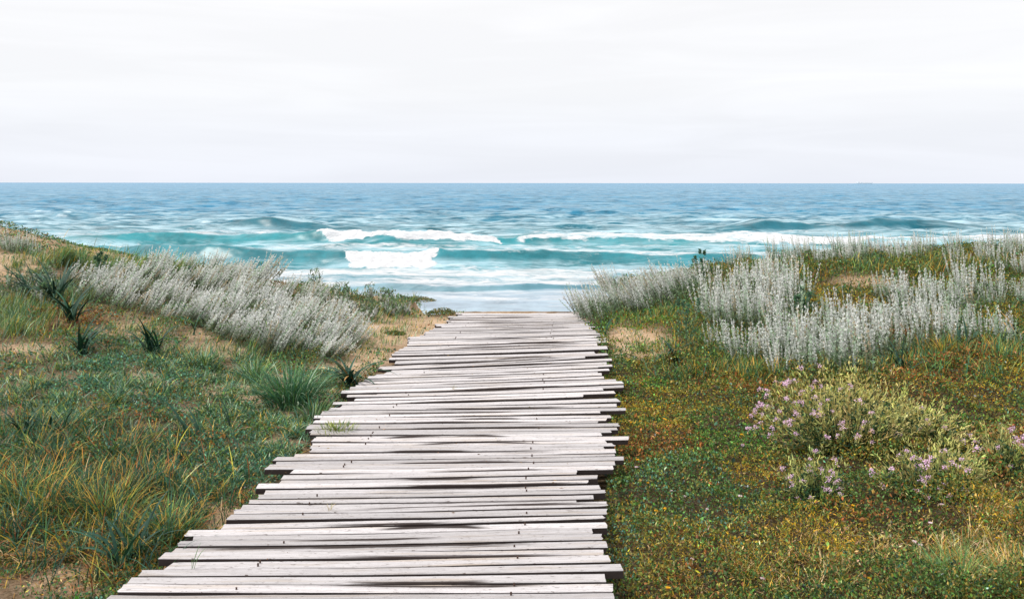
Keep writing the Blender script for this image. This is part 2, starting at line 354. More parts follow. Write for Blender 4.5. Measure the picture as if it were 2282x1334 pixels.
TEAL = [(560, 1040, 150, 50, 1.), (500, 1000, 120, 30, .8), (1430, 1130, 90, 80, .35), (1700, 1100, 200, 60, .2), (1560, 1180, 200, 50, .25), (250, 850, 220, 60, .9), (1400, 700, 120, 40, .3), (330, 900, 150, 50, .6), (680, 960, 60, 40, .8), (1380, 1230, 60, 80, .6)]
BRIGHT = [(1400, 715, 110, 32, 1.), (1440, 780, 60, 12, .9), (1440, 860, 50, 14, .7), (1650, 990, 150, 50, .3), (2150, 940, 120, 30, .4), (1460, 690, 100, 20, .8)]
def inwalk(X, Y, m=.0):
    l = np.interp(Y, [3, 3.46, 5.06, 7.08, 9.1, 11.1], [-1.58, -1.54, -1.36, -1.26, -1.17, -.62]) - m
    r = np.interp(Y, [3, 3.46, 5.06, 7.08, 9.1, 11.1], [.35, .38, .57, .80, .90, .83]) + m
    return (X > l) & (X < r) & (Y < 11.3)

# ------------------------------------------------------------------ ground
gx = np.concatenate([-np.geomspace(60, 10, 24)[:-1], np.arange(-10, 10.001, .05), np.geomspace(10, 60, 24)[1:]])
gy = np.concatenate([-np.geomspace(60, 2, 22), np.arange(-1.5, 2.5, .25), np.arange(2.5, 15, .05), np.arange(15, 24, .25), [26, 30, 40, 60]])
GX, GY = np.meshgrid(gx, gy); GZ = H(GX, GY)
ny, nx = GX.shape
ii = np.arange(ny * nx).reshape(ny, nx)
gf = np.stack([ii[:-1, :-1], ii[:-1, 1:], ii[1:, 1:], ii[1:, :-1]], -1).reshape(-1, 4)
ppx, ppy = project(GX.ravel(), np.maximum(GY.ravel(), .5), GZ.ravel())
litter_shade = 1 - np.clip(blobs(ppx, ppy, BARE) * 1.3, 0, 1)  # litter cover, which also carries the painted shade under the plants
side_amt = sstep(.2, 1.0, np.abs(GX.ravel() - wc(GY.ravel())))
litter_shade *= np.where(GX.ravel() > 0, .95, .62 + .2 * fbm(GX.ravel() * 1.2, GY.ravel() * 1.2, 44))
litter_shade = np.where(GY.ravel() > 12.2, litter_shade * .3, litter_shade) * np.clip(side_amt + .5, 0, 1)
g = mesh_obj('ground', np.stack([GX.ravel(), GY.ravel(), GZ.ravel()], 1), gf, M_sand, extra={'litter': litter_shade}, smooth=True)
tag(g, kind='structure')

# ------------------------------------------------------------------ sea
SEA = -2.0
ry = np.concatenate([np.arange(15, 27, .3), np.arange(27, 60, .09), np.arange(60, 110, .14), np.geomspace(110, 500, 560), np.geomspace(502, 1600, 300), np.geomspace(1620, 60000, 60)])
tx = np.concatenate([-np.geomspace(3.0, .68, 40)[:-1], np.linspace(-.68, .68, 620), np.geomspace(.68, 3.0, 40)[1:]])
RY, TX = np.meshgrid(ry, tx, indexing='ij'); SX = (RY * TX); SY = RY.copy()
def pxs(X, Y): return CX + F * X / Y
X, Y = SX, SY
hz = np.zeros_like(X)
# wind sea: many short crested waves running to the shore
dy = np.maximum(np.gradient(ry)[:, None] + 0 * X, .1); dx = np.maximum(.0022 * Y, .05)
far_amp = sstep(24, 75, Y) * .8 + .2 * sstep(20, 40, Y)
r2 = np.random.default_rng(5)
for k in range(74):
    lam = 1.2 * (26 / 1.2) ** r2.random(); th = r2.normal(0, .26) * (1.5 if lam < 2.5 else .75)
    kx = 2 * math.pi / lam * math.sin(th); ky = 2 * math.pi / lam * math.cos(th)
    a = .0165 * lam ** .6 / (1 + (lam / 9.0) ** 1.5)
    ph = kx * X + ky * Y + r2.random() * 6.28 + 1.3 * np.sin(X * .07 + k) + .9 * np.sin(Y * .05 + 2 * k) + .7 * np.sin(X * .19 + 3 * k)
    res = np.clip(1.75 - (dy * abs(ky) + dx * abs(kx)) * .9, 0, 1)
    s_ = np.sin(ph)
    hz += a * far_amp * res * (s_ + .28 * np.cos(2 * ph))
grp = .55 + .9 * fbm(X * .035, Y * .05, 71, 3)
hz *= grp
# named breakers
def interp(X, xs, vs): return np.interp(X, xs, vs)
def wave(Yc, A, wf, wb):
    d = Yc - Y
    front = np.where((d >= 0) & (d < wf), .5 + .5 * np.cos(math.pi * np.clip(d / wf, 0, 1) ** .8), 0)
    back = np.where(d < 0, np.exp(-(d / wb) ** 2), 0)
    return A * (front + back)
def X_at(px, Yy): return (px - CX) / F * Yy
wig = .35 * (fbm(X * .25, X * 0 + 3, 12, 3) - .5)
Y1 = 39.6 + np.where(X < -8, .036 * (X + 8) ** 2, 0) + wig + .25 * np.sin(X * .5)
A1 = interp(X, [X_at(p, 39.6) for p in (-200, 150, 300, 450, 600, 700, 760, 800, 950, 985, 1100, 1250, 1450, 1640, 1850, 2300)], [.1, .35, .7, .75, .5, .55, .62, .54, .56, .70, .66, .6, .42, .52, .2, .25])
Y2 = 52.0 + .4 * np.sin(X * .3) + 1.5 * wig + np.where(X > 1, .10 * (X - 1), 0)
A2 = interp(X, [X_at(p, 52) for p in (-100, 150, 300, 420, 520, 640, 705, 1000, 1110, 1200, 1400, 1900, 2282)], [.05, .15, .5, .6, .45, .55, .70, .60, .35, .40, .35, .25, .2])
Y3 = 69.5 + .5 * np.sin(X * .2 + 1)
A3 = interp(X, [X_at(p, 69.5) for p in (380, 480, 560, 610, 660, 740, 1000, 1560, 1640, 1700, 1800, 1870, 1960, 2050, 2160, 2400)], [.0, .12, .40, .5, .36, .08, .02, .02, .3, .6, .46, .34, .52, .34, .14, .1])
Y4 = 30.6 + .25 * np.sin(X * 1.1) + 1.2 * wig
A4 = .15 * interp(X, [-8, -4, 2.5, 6], [.3, 1, 1, .3]) * (.6 + .8 * fbm(X * 1.3, X * 0 + 8, 31, 2))
w1 = wave(Y1, A1, 1.45, 2.6); w2 = wave(Y2, A2, 1.6, 3.2); w3 = wave(Y3, A3 * 1.5, 1.5, 3.0); w4 = wave(Y4, A4, .28, .8)
# lumps that break up the straight lines of the surf
hz = hz + w1 + w2 + w3 + w4
hz += .05 * sstep(62, 50, Y) * sstep(30, 33, Y) * (fbm(X * 2.2, Y * 2.6, 61, 4) - .5) * 2
# smaller unnamed swells beyond
hz += wave(88 + 2 * np.sin(X * .08), .22 * fbm(X * .06, X * 0 + 1, 55, 2), 2.5, 4) + wave(118 + 3 * np.sin(X * .05), .3 * fbm(X * .05, X * 0 + 2, 56, 2), 3, 5)
hz += sstep(31, 28, Y) * .07 * (fbm(X * 1.1, Y * 3.2, 23, 4) - .5) + sstep(60, 26, Y) * .10 * (fbm(X * .8, Y * 1.6, 24, 4) - .5)
# foam
PXv = pxs(X, Y) + 60 * (fbm(X * .9, Y * .9, 62, 4) - .5) + 26 * (fbm(X * 4, Y * 4, 63, 3) - .5)
edge_n = 1.5 * (fbm(X * .7, Y * .7, 64, 4) - .5) + .7 * (fbm(X * 3.5, Y * 3.5, 65, 3) - .5)
def bump1(v, a, b, s): return sstep(a - s, a, v) * (1 - sstep(b, b + s, v))
fo = .24 + .12 * sstep(56, 66, Y) * (1 - sstep(110, 170, Y))  # base foam lace, raised mid-sea to paint whitish specular streaks
n_l = fbm(X * .18, Y * .5, 81, 4); n_m = fbm(X * .6, Y * 1.4, 82, 4)
# inner surf: foam sheets between the shore wavelet and the first breaker
fo = np.maximum(fo, .30 + .34 * sstep(30.0, 31.5, Y) * (1 - sstep(37.0, 38.6, Y)) * (.45 + 1.1 * n_l))
fo = np.maximum(fo, sstep(22, 26, Y) * (1 - sstep(30.0, 30.6, Y)) * (.16 + .62 * n_l))
fo = np.maximum(fo, (.66) * bump1(Y, 30.9, 33.0, .8) * (.55 + .8 * n_m))
# first breaker: the broken white middle, spray on the lip elsewhere
b1m = bump1(PXv + 26 * (Y - Y1 + .8) * np.where(PXv < 870, 1, -.5), 778, 965, 20) * sstep(-.5, .3, Y - (Y1 - 1.7) + edge_n) * sstep(.9, .1, Y - Y1 + edge_n)
fo = np.maximum(fo, b1m * (.85 + .6 * n_m))
hz += b1m * .26 * (fbm(X * 4.2, Y * 3.2, 90, 5) - .4)
lip1 = np.exp(-((Y - Y1 - .15) / .28) ** 2) * .40 * (.4 + 1.2 * n_m)
fo = np.maximum(fo, np.where((PXv > 985), .33 + lip1, fo))
# backs of the first breaker
fo = np.maximum(fo, bump1(Y, Y1 + 1.2, 46.5, .8) * (.30 + .42 * n_l) * (.75 + .4 * sstep(900, 1300, PXv)))
# second breaker
b2m = bump1(PXv + 22 * (Y - Y2 + .3), 724, 1000, 14) * sstep(-.5, .3, Y - (Y2 - .75) + .5 * edge_n) * sstep(1.2, .2, Y - Y2 + edge_n)
b2m = np.maximum(b2m, bump1(PXv, 1000, 1110, 10) * sstep(.8, .3, np.abs(Y - Y2 + .1 + .5 * edge_n)))
b2r = bump1(PXv, 1160, 2400, 30) * sstep(-.6, .5, Y - (Y2 - 1.0 + 1.6 * n_l - .9 * sstep(1480, 1800, PXv)) + edge_n) * sstep(2.0, -1.5, Y - (57 + 11 * n_l * sstep(1100, 1700, PXv)) + 2 * edge_n) * (.50 + .50 * n_l)
fo = np.maximum(fo, b2m * (.85 + .6 * n_m)); fo = np.maximum(fo, b2r)
hz += np.maximum(b2m, b2r * .5) * .28 * (fbm(X * 3.4, Y * 3.0, 91, 5) - .4)
fo = np.maximum(fo, bump1(Y, Y2 + 1.6, 65, 2.5) * (.26 + .44 * n_l))
fo = np.maximum(fo, bump1(Y, 44, Y2 - 1.6, .8) * (.28 + .45 * n_l))
# no foam on the smooth green faces
for Yc, A, lo, hi, wf in ((Y1, A1, 984, 1680, 1.5), (Y1, A1, 200, 765, 1.5), (Y2, A2, 150, 716, 1.7)):
    face = (Y < Yc + .1) & (Y > Yc - wf * .95) & (PXv > lo) & (PXv < hi)
    fo = np.where(face, np.minimum(fo, .33 + .12 * n_m), fo)
face = (Y < Y3 + .3) & (Y > Y3 - 2.2) & (A3 > .2); fo = np.where(face, np.minimum(fo, .25), fo)
lip3 = np.exp(-((Y - Y3 - .6) / .5) ** 2) * bump1(PXv, 1790, 1900, 30); fo = np.maximum(fo, lip3 * .75)
fo = np.where(Y > 68, fo * (1 - .35 * sstep(75, 100, Y)), fo)
face4 = (Y < Y4) & (Y > Y4 - .3); fo = np.where(face4, .2, fo)
shoal = (1 - sstep(29.5, 31.5, Y)) * .80 + .40 * (1 - sstep(31, 37.5, Y)) * sstep(29.5, 31.5, Y) + .06 * bump1(Y, 41, 66, 2) * n_l
shoal = np.where(face4, .25, shoal)
onface = np.clip((w1 * (Y < Y1 + .3) + w2 * (Y < Y2 + .3) + w3 * (Y < Y3 + .3)) * 3, 0, 1)
aerated_sheen = (.55 * sstep(31, 38, Y) * (1 - sstep(60, 140, Y)) + .38) * (1 - .97 * onface)  # aerated water inshore; the constant part paints sky sheen out to sea
ny, nx = X.shape; ii = np.arange(ny * nx).reshape(ny, nx)
sf = np.stack([ii[:-1, :-1], ii[:-1, 1:], ii[1:, 1:], ii[1:, :-1]], -1).reshape(-1, 4)
# lean the crests forward a little
lean = -.35 * (w1 + w2) * (w1 + w2 > .25) * ((w1 + w2) - .25)
sea = mesh_obj('sea', np.stack([X.ravel(), (Y + lean).ravel(), (SEA + hz).ravel()], 1), sf, M_sea, extra={'foam': fo.ravel(), 'shoal': shoal.ravel(), 'aerated_sheen': aerated_sheen.ravel(), 'calm': onface.ravel()}, smooth=True)
tag(sea, kind='structure')

# ------------------------------------------------------------------ boardwalk
# boards from near to far, read off the photograph: back y, front y, end x on the left; the same on the right
BD = [(1338, 1358, 200, 1335, 1354, 1372), (1320, 1337, 226, 1317, 1333, 1370), (1300, 1319, 262, 1296, 1313, 1366), (1283, 1297.5, 282, 1276, 1293, 1354), (1267.5, 1282, 309, 1254.5, 1271, 1390),
      (1250, 1266.5, 366, 1235, 1249.5, 1361), (1232, 1248, 352, 1220.5, 1234, 1346), (1217, 1230.5, 381, 1203, 1218.5, 1353), (1203.5, 1216, 395, 1188, 1202, 1344), (1192, 1202, 430, 1174, 1187, 1322),
      (1176.5, 1191, 412, 1161, 1173, 1354), (1163, 1175, 492, 1144.5, 1152, 1347), (1145, 1156, 506, 1131, 1144, 1351), (1135, 1144.5, 522, 1118, 1128, 1353), (1121.5, 1132.5, 537, 1109.5, 1117.5, 1285), (1113, 1121, 555, 1097.5, 1105.5, 1323),
      (1099.5, 1108, 576, 1089, 1097, 1350), (1089, 1099, 590, 1076, 1085, 1338), (1077, 1087.5, 571, 1065, 1072, 1311), (1066, 1076.5, 620, 1056, 1064.5, 1331), (1055, 1064.5, 626, 1044, 1054, 1286),
      (1045, 1053.5, 646, 1035.5, 1043.5, 1368), (1034, 1044.5, 591, 1026, 1034.5, 1371), (1025.5, 1033, 615, 1013, 1022, 1390), (1017, 1025, 609, 1008.5, 1013, 1371), (1008, 1016, 656, 998.5, 1007, 1374),
      (999, 1007, 690, 993, 998, 1347), (992, 998.5, 692, 986.5, 993, 1371), (985.5, 991, 696, 978, 984.5, 1353), (977, 984.5, 694, 970, 977.5, 1401), (970, 976.5, 700, 962.5, 969, 1341), (963.5, 969.5, 692, 957, 962.5, 1363), (956, 962, 690, 951, 957, 1378),
      (949, 955, 682, 942, 948.5, 1382), (942, 948.5, 684, 936.5, 941, 1333), (936, 941.5, 698, 930, 935.5, 1352), (930, 935.5, 712, 922, 928, 1362), (923, 929, 700, 915, 919, 1339), (914, 922, 716, 907, 912.5, 1395), (907.5, 913, 733, 898.5, 905.5, 1375),
      (900, 906.5, 760, 884.5, 892, 1382), (893, 898.5, 742, 877, 881.5, 1300), (887, 892, 790, 870, 875, 1372), (881.5, 886, 774, 863, 868, 1345), (875.5, 881, 836, 857, 862, 1390), (869, 875, 761, 849.8, 855, 1391), (861, 867.5, 780, 844, 848.5, 1375),
      (855.5, 860, 791, 837, 842, 1347), (850, 854.5, 800, 831, 836, 1341), (844, 849, 812, 825, 830, 1332), (838, 843, 820, 820, 824, 1358), (833, 837, 836, 815, 819, 1333), (828.5, 832.5, 857, 810, 814, 1365), (824, 828, 870, 804, 809, 1352), (820, 823.5, 850, 798, 802.5, 1365),
      (815, 819.5, 842, 793, 797.5, 1304), (805, 812, 880, 786.5, 790.5, 1356), (796, 801, 867, 780.5, 785.5, 1327), (787.5, 791.5, 874, 773.5, 778, 1356), (783, 786.5, 878, 769, 772, 1354), (777, 780.5, 888, 763, 768, 1332), (772, 776, 898, 757, 761.5, 1356), (767, 770.5, 908, 752, 756, 1355), (761, 765, 910, 748, 751, 1330)]
# the right ends above drift against the left ones: blend both into one pair of straight seams
boards = []
yl = [b[1] for b in BD]; 
def Yof(y): return F * EYE / (y - HZ)
n = len(BD)
for i, (ylb, ylf, xl, yrb, yrf, xr) in enumerate(BD):
    boards.append([Yof(ylf), Yof(ylb), xl, Yof(yrf), Yof(yrb), xr])
# far boards continue at an even pitch
Yl, Yr = boards[-1][1] + .012, boards[-1][4] + .012
rb = random.Random(11)
while min(Yl, Yr) < 11.15:
    wl = rb.uniform(.055, .082); k = (11.2 - Yl) / max(11.2 - Yr, .05); wr = wl / max(min(k, 2.5), .4) if k > 0 else wl
    ym = HZ + F * EYE / (Yl + .04)
    xl = float(np.interp(ym, [690, 697, 705, 715, 727, 740, 752, 765], [1045, 1030, 1012, 995, 972, 950, 915, 900])) + rb.uniform(-14, 14)
    xr = float(np.interp(ym, [690, 700, 716, 735, 750, 765], [1288, 1292, 1305, 1320, 1330, 1345])) + rb.uniform(-7, 9)
    boards.append([Yl, Yl + wl, xl, Yr, Yr + wr, xr]); Yl += wl + .009; Yr += wr + .009
# make seams consistent: boards may not overlap their neighbour
for i in range(1, len(boards)):
    for k in (0, 3):
        lo = boards[i - 1][k + 1] + .0035
        if boards[i][k] < lo: boards[i][k] = lo
        if boards[i][k + 1] < boards[i][k] + .03: boards[i][k + 1] = boards[i][k] + .03
walk = empty('boardwalk', (-.3, 7, 0))
tag(walk, 'weathered pale grey boardwalk of uneven planks leading down to the sea', 'boardwalk')
STAINS = {}
rs = random.Random(4)
def board_geo(i, b):
    Yfl, Ybl, xl, Yfr, Ybr, xr = b
    rg = random.Random(500 + i); Ybl -= rg.choice([0, 0, .002, .006, .009]); Ybr -= rg.choice([0, 0, .002, .006, .009])
    r = random.Random(100 + i); rn = np.random.default_rng(100 + i)
    T = r.uniform(.028, .036); N = 44
    Xl = (xl - CX) / F * Yfl; Xr = (xr - CX) / F * Yfr
    xs = np.linspace(Xl, Xr, N); tt = np.linspace(0, 1, N)
    wl_ = Ybl - Yfl; wr_ = Ybr - Yfr
    yf = Yfl + (Yfr - Yfl) * tt; yb = Ybl + (Ybr - Ybl) * tt
    yf = yf + .0035 * (fbm(xs * 3, xs * 0 + i, 1, 3) - .5) * 2; yb = yb + .0035 * (fbm(xs * 3, xs * 0 + i, 2, 3) - .5) * 2 
    dz = r.uniform(-.005, .004) + r.uniform(-.004, .004) * (2 * tt - 1) + .006 * (fbm(xs * 1.5, xs * 0 + i, 3, 2) - .5)
    dz = dz - .004 * np.sin(math.pi * tt)
    skf, skb = r.uniform(-.012, .012), r.uniform(-.012, .012)
    V = []; UV = []
    # section: chamfered box, 6 points over the top and sides
    c = .004
    wv = yb - yf
    sec = [(0, -T, -.35), (0, -c, 0.0), (1, 0, .06), (2, 0, .5), (3, 0, .94), (4, -c, 1.0), (4, -T, 1.35)]
    for (kind, z, v) in sec:
        if kind == 0: yy = yf
        elif kind == 1: yy = yf + c
        elif kind == 2: yy = (yf + yb) / 2
        elif kind == 3: yy = yb - c
        else: yy = yb
        cup = -.002 if kind == 2 else 0
        ed = (.6 * fbm(xs * 9, xs * 0 + i + kind, 5, 2) * .002 if kind in (1, 3) else 0)
        xx = xs.copy(); f_ = {0: 0, 1: .05, 2: .5, 3: .95, 4: 1}[kind]
        xx[0] += skf * f_ + rn.normal(0, .003); xx[-1] += skb * f_ + rn.normal(0, .003)
        V.append(np.stack([xx, yy, dz + z + cup - ed], 1)); UV.append(np.stack([xx, xx * 0 + v], 1))
    m = len(sec)
    V = np.concatenate(V); UV = np.concatenate(UV)
    q = []
    for s in range(m - 1):
        a = s * N + np.arange(N - 1); q.append(np.stack([a, a + 1, a + 1 + N, a + N], 1))
    q.append(np.stack([(m - 1) * N + np.arange(N - 1), (m - 1) * N + np.arange(1, N), np.arange(1, N), np.arange(N - 1)], 1))
    capL = np.array([[s * N for s in range(m)]]); capR = np.array([[s * N + N - 1 for s in range(m)][::-1]])
    # stain
    if r.random() < .68:
        st = (np.interp((Yfl), [3.4, 11], [-.45, .12]) + r.uniform(-.28, .28), r.uniform(.22, .75), r.uniform(.9, 2.2))
    else: st = (50., .1, 0.)
    ex = np.tile(np.array([st[0], st[1], st[2], r.random()], dtype=np.float32), (len(V), 1))
    return V, [np.concatenate(q), capL, capR], ex, UV
far = []
for i, b in enumerate(boards):
    V, q, ex, UV = board_geo(i, b)
    if i < 100:
        o = mesh_obj('plank', V - np.array([-.3, 7, 0]), q, M_wood, walk, extra={'stain': ex}, uv=UV)
    else: far.append((V, q, ex, UV))
if far:
    off = 0; Vs = []; Q = []; E = []; U = []; c7 = []
    for V, q, ex, UV in far:
        Vs.append(V); E.append(ex); U.append(UV); Q.append(q[0] + off); c7 += [q[1] + off, q[2] + off]; off += len(V)
    o = mesh_obj('plank', np.concatenate(Vs) - np.array([-.3, 7, 0]), [np.concatenate(Q), np.concatenate(c7)], M_wood, walk, extra={'stain': np.concatenate(E)}, uv=np.concatenate(U))
    tag(o, kind='stuff')
M_beam = plain('beam_wood', (.12, .085, .07), .9)
def box_mesh(pts_front, pts_back, w, z0, z1):
    (xa, ya), (xb, yb) = pts_front, pts_back
    V = np.array([[xa - w, ya, z0], [xa + w, ya, z0], [xa + w, ya, z1], [xa - w, ya, z1], [xb - w, yb, z0], [xb + w, yb, z0], [xb + w, yb, z1], [xb - w, yb, z1]])
    Fc = np.array([[0, 1, 2, 3], [5, 4, 7, 6], [4, 0, 3, 7], [1, 5, 6, 2], [3, 2, 6, 7], [4, 5, 1, 0]])
    return V, Fc
for (xa, xb) in ((-1.12, -.45), (-.05, .55)):
    V, Fc = box_mesh((xa, 2.9), (xb, 11.1), .04, -.14, -.052)
    mesh_obj('beam', V - np.array([-.3, 7, 0]), Fc, M_beam, walk)
print('boards', len(boards))

# nail heads over the beams, rusty and a little proud
VN = []; QN = []; rn_ = random.Random(77)
for i, (Yfl, Ybl, xl, Yfr, Ybr, xr) in enumerate(boards[:80]):
    for (xa, xb) in ((-1.12, -.45), (-.05, .55)):
        ym = (Yfl + Ybl + Yfr + Ybr) / 4; xc = xa + (xb - xa) * (ym - 2.9) / 8.2 + rn_.uniform(-.02, .02)
        for f_ in (.28, .72):
            if rn_.random() < .82: continue
            Xl_ = (xl - CX) / F * Yfl; Xr_ = (xr - CX) / F * Yfr; t_ = (xc - Xl_) / (Xr_ - Xl_)
            yy = (Yfl + (Yfr - Yfl) * t_) * (1 - f_) + (Ybl + (Ybr - Ybl) * t_) * f_; n_ = len(VN); rr = .0032
            for k_ in range(6): VN.append([xc + .3 + rr * 1.2 * math.cos(k_ * 1.047), yy - 7 + rr * math.sin(k_ * 1.047), .0075])
            for k_ in range(6): VN.append([xc + .3 + rr * 1.2 * math.cos(k_ * 1.047), yy - 7 + rr * math.sin(k_ * 1.047), -.006])
            QN.append([n_ + k_ for k_ in range(6)])
            for k_ in range(6): QN.append([n_ + 6 + k_, n_ + 6 + (k_ + 1) % 6, n_ + (k_ + 1) % 6, n_ + k_])
nails = mesh_obj('nail_heads', np.array(VN), [np.array([q for q in QN if len(q) == 6]), np.array([q for q in QN if len(q) == 4])], plain('rusty_nail', (.06, .03, .02), .8), walk)
tag(nails, kind='stuff')

# ------------------------------------------------------------------ plant geometry
class Acc:
    def __init__(s): s.V = []; s.Q = []; s.C = []; s.n = 0
    def add(s, V, Q, C): s.V.append(V); s.Q.append(Q + s.n); s.C.append(C); s.n += len(V)
    def get(s): return np.concatenate(s.V), np.concatenate(s.Q), np.concatenate(s.C)
    def obj(s, name, mat, parent=None):
        V, Q, C = s.get(); return mesh_obj(name, V, Q, mat, parent, col=C)
def blades(acc, P, L, W, az, lean, bend, c0, c1, seg=4, face=None, g=None):
    """ribbons from P; az heading, lean start angle off vertical, bend the angle gained along it"""
    P = np.asarray(P, float); N = len(P)
    g = g or rng
    L, W, az, lean, bend = [np.broadcast_to(np.asarray(v, float), (N,)) for v in (L, W, az, lean, bend)]
    c0 = np.broadcast_to(np.asarray(c0, float), (N, 3)); c1 = np.broadcast_to(np.asarray(c1, float), (N, 3))
    fa = az + math.pi / 2 + (g.normal(0, .5, N) if face is None else face)
    side = np.stack([np.cos(fa), np.sin(fa), np.zeros(N)], 1); d = np.stack([np.cos(az), np.sin(az), np.zeros(N)], 1)
    p = P.copy(); VV = []; CC = []
    for s in range(seg + 1):
        t = s / seg; w = W * (.75 + .5 * t if t < .4 else 1.08 * (1 - ((t - .4) / .6) ** 1.7)) * .5 + W * .03
        VV += [p - side * w[:, None], p + side * w[:, None]]
        c = c0 + (c1 - c0) * t; CC += [c, c]
        th = lean + bend * (t + .5 / seg)
        p = p + (L / seg)[:, None] * (np.sin(th)[:, None] * d + np.cos(th)[:, None] * np.array([0, 0, 1.]))
    k = 2 * (seg + 1)
    V = np.stack(VV, 1).reshape(-1, 3); C = np.stack(CC, 1).reshape(-1, 3)
    base = np.arange(N)[:, None] * k
    Q = np.concatenate([np.stack([base[:, 0] + 2 * s, base[:, 0] + 2 * s + 1, base[:, 0] + 2 * s + 3, base[:, 0] + 2 * s + 2], 1) for s in range(seg)])
    acc.add(V, Q, C); return p
def leaves(acc, P, D, Ln, Wd, col, g=None):
    """diamond leaves at P pointing along D"""
    g = g or rng
    N = len(P); D = D / np.linalg.norm(D, axis=1, keepdims=True)
    rnd = g.normal(size=(N, 3)); S = np.cross(D, rnd); S /= np.linalg.norm(S, axis=1, keepdims=True) + 1e-9
    nrm = np.cross(D, S)
    Ln = np.broadcast_to(Ln, (N,))[:, None]; Wd = np.broadcast_to(Wd, (N,))[:, None]
    V = np.stack([P, P + D * Ln * .5 + S * Wd * .5 + nrm * Ln * .08, P + D * Ln, P + D * Ln * .5 - S * Wd * .5 + nrm * Ln * .08], 1).reshape(-1, 3)
    Q = np.arange(4 * N).reshape(N, 4); C = np.repeat(np.broadcast_to(col, (N, 3)), 4, axis=0)
    acc.add(V, Q, C)
def jit(c, n, s=.25, hs=.12, g=None):
    g = g or rng
    c = np.broadcast_to(np.asarray(c, float), (n, 3))
    return np.clip(c * np.exp(g.normal(0, s, (n, 1))) * np.exp(g.normal(0, hs, (n, 3))), .004, .95)

# ------------------------------------------------------------------ ground cover
def scatter(n, x0, x1, y0, y1, g):
    # more points where the camera stands closer, uniform per patch of ground at a distance
    X = g.uniform(x0, x1, n); Y = g.uniform(y0, y1, n); return X, Y
PAL = dict(green=(.085, .155, .040), teal=(.085, .20, .125), bright=(.11, .25, .04), yellow=(.46, .31, .03), rust=(.27, .115, .035), straw=(.50, .37, .16), olive=(.19, .165, .035), dark=(.025, .060, .040), silver=(.36, .45, .38))
def mat_side(name, label_kind, x0, x1, n, seed, right):
    g = np.random.default_rng(seed)
    acc = Acc()
    # sample ground with density falling with distance
    Y = 2.9 + (13.2 - 2.9) * g.random(n) ** 1.5
    u = g.random(n)
    X = np.where(True, (u * (x1 - x0) + x0), 0)
    lim = .66 * Y + .6
    keep = (np.abs(X) < lim)
    X, Y = X[keep], Y[keep]; Z = H(X, Y)
    px, py = project(X, Y, Z)
    bare = blobs(px, py, BARE)
    bare = np.clip(bare * (.35 + 1.5 * fbm(X * 3, Y * 3, 555, 4)), 0, 1)
    dens = np.maximum(1 - 1.1 * bare, .05)
    patchy = fbm(X * 2.2, Y * 2.2, 200 + seed, 4)
    if right: dens *= np.where(Y < 8.5, 1., .8) * (.75 + .5 * patchy)
    else: dens *= np.clip((patchy - .36) * 7.0, .05, 1.) * np.where(py < 760, .45, 1.)
    dens *= 1 - .35 * sstep(5.5, 12, Y)
    m = (g.random(len(X)) < dens) & ~inwalk(X, Y, -.035)
    X, Y, Z, px, py = X[m], Y[m], Z[m], px[m], py[m]; N = len(X)
    big = fbm(X * 3.0, Y * 3.0, 300 + seed, 3); mid = fbm(X * 9, Y * 9, 310 + seed, 3)
    edge = np.clip((np.abs(X - wc(Y)) - .98) / .5, .15, 1)
    hgt = (.010 + .32 * np.clip(big - .40, 0, 1) + .06 * np.clip(mid - .4, 0, 1)) * (1.15 if right else .75) * (.45 + .55 * edge)
    zz = Z + hgt * (1 - .75 * g.random(N) ** 1.8)
    # choice of kind
    kinds = ['green', 'teal', 'bright', 'yellow', 'rust', 'straw', 'olive', 'dark', 'silver']
    n3 = [sstep(.36, .66, fbm(X * 2.1, Y * 2.1, 400 + 7 * i, 4)) for i in range(4)]
    W = np.stack([
        1.0 * np.ones(N),
        1.6 * blobs(px, py, TEAL) + .28 * n3[0] + (0 if right else .5),
        1.8 * blobs(px, py, BRIGHT) + .08,
        1.1 * blobs(px, py, YELL) * (n3[1] * 1.6) + .14 + .34 * n3[1] * right,
        1.1 * blobs(px, py, RUST) * (n3[2] * 1.8) + (.07 if right else .08),
        .6 * blobs(px, py, STRAW) + .05 + .07 * n3[3],
        .7 * n3[1] + (.34 if right else .12),
        .45 * np.ones(N),
        .14 + .25 * blobs(px, py, TEAL)], 1) ** 1.5
    cum = np.cumsum(W, 1) / W.sum(1, keepdims=True)
    # leaves of one kind grow together: pick with a smooth field mixed with chance
    pick = np.clip(.72 * g.random(N) + .28 * (np.clip((vnoise(X * 22, Y * 22, 77) - .15) / .7, 0, 1)), 0, .999)
    k = (pick[:, None] > cum).sum(1)
    P = np.array([PAL[q] for q in kinds]); col = jit(P[k], N, .42, .12, g)
    size = (.0075 + .0010 * Y) * np.exp(g.normal(0, .25, N))
    D = g.normal(size=(N, 3)); D[:, 2] = np.abs(D[:, 2]) * .9 + .25
    asp = np.where((k == 5) | (k == 3), .22, .5)
    size = size * np.where((k == 5), 1.35, 1.) * np.where(k == 4, 1.25, 1.)
    leaves(acc, np.stack([X, Y, zz], 1), D, size * 1.25, size * asp * 1.5, col, g)
    o = acc.obj(name, M_leaf); tag(o, label_kind[0], label_kind[1], kind='stuff'); return o
mat_side('ground_cover', ('low mat of small green, yellow and rust leaves right of the boardwalk', 'ground cover'), .25, 9.2, 1000000, 21, True)
mat_side('ground_cover', ('patchy low blue-green creeping leaves on the sand left of the boardwalk', 'ground cover'), -9.6, -.55, 800000, 22, False)

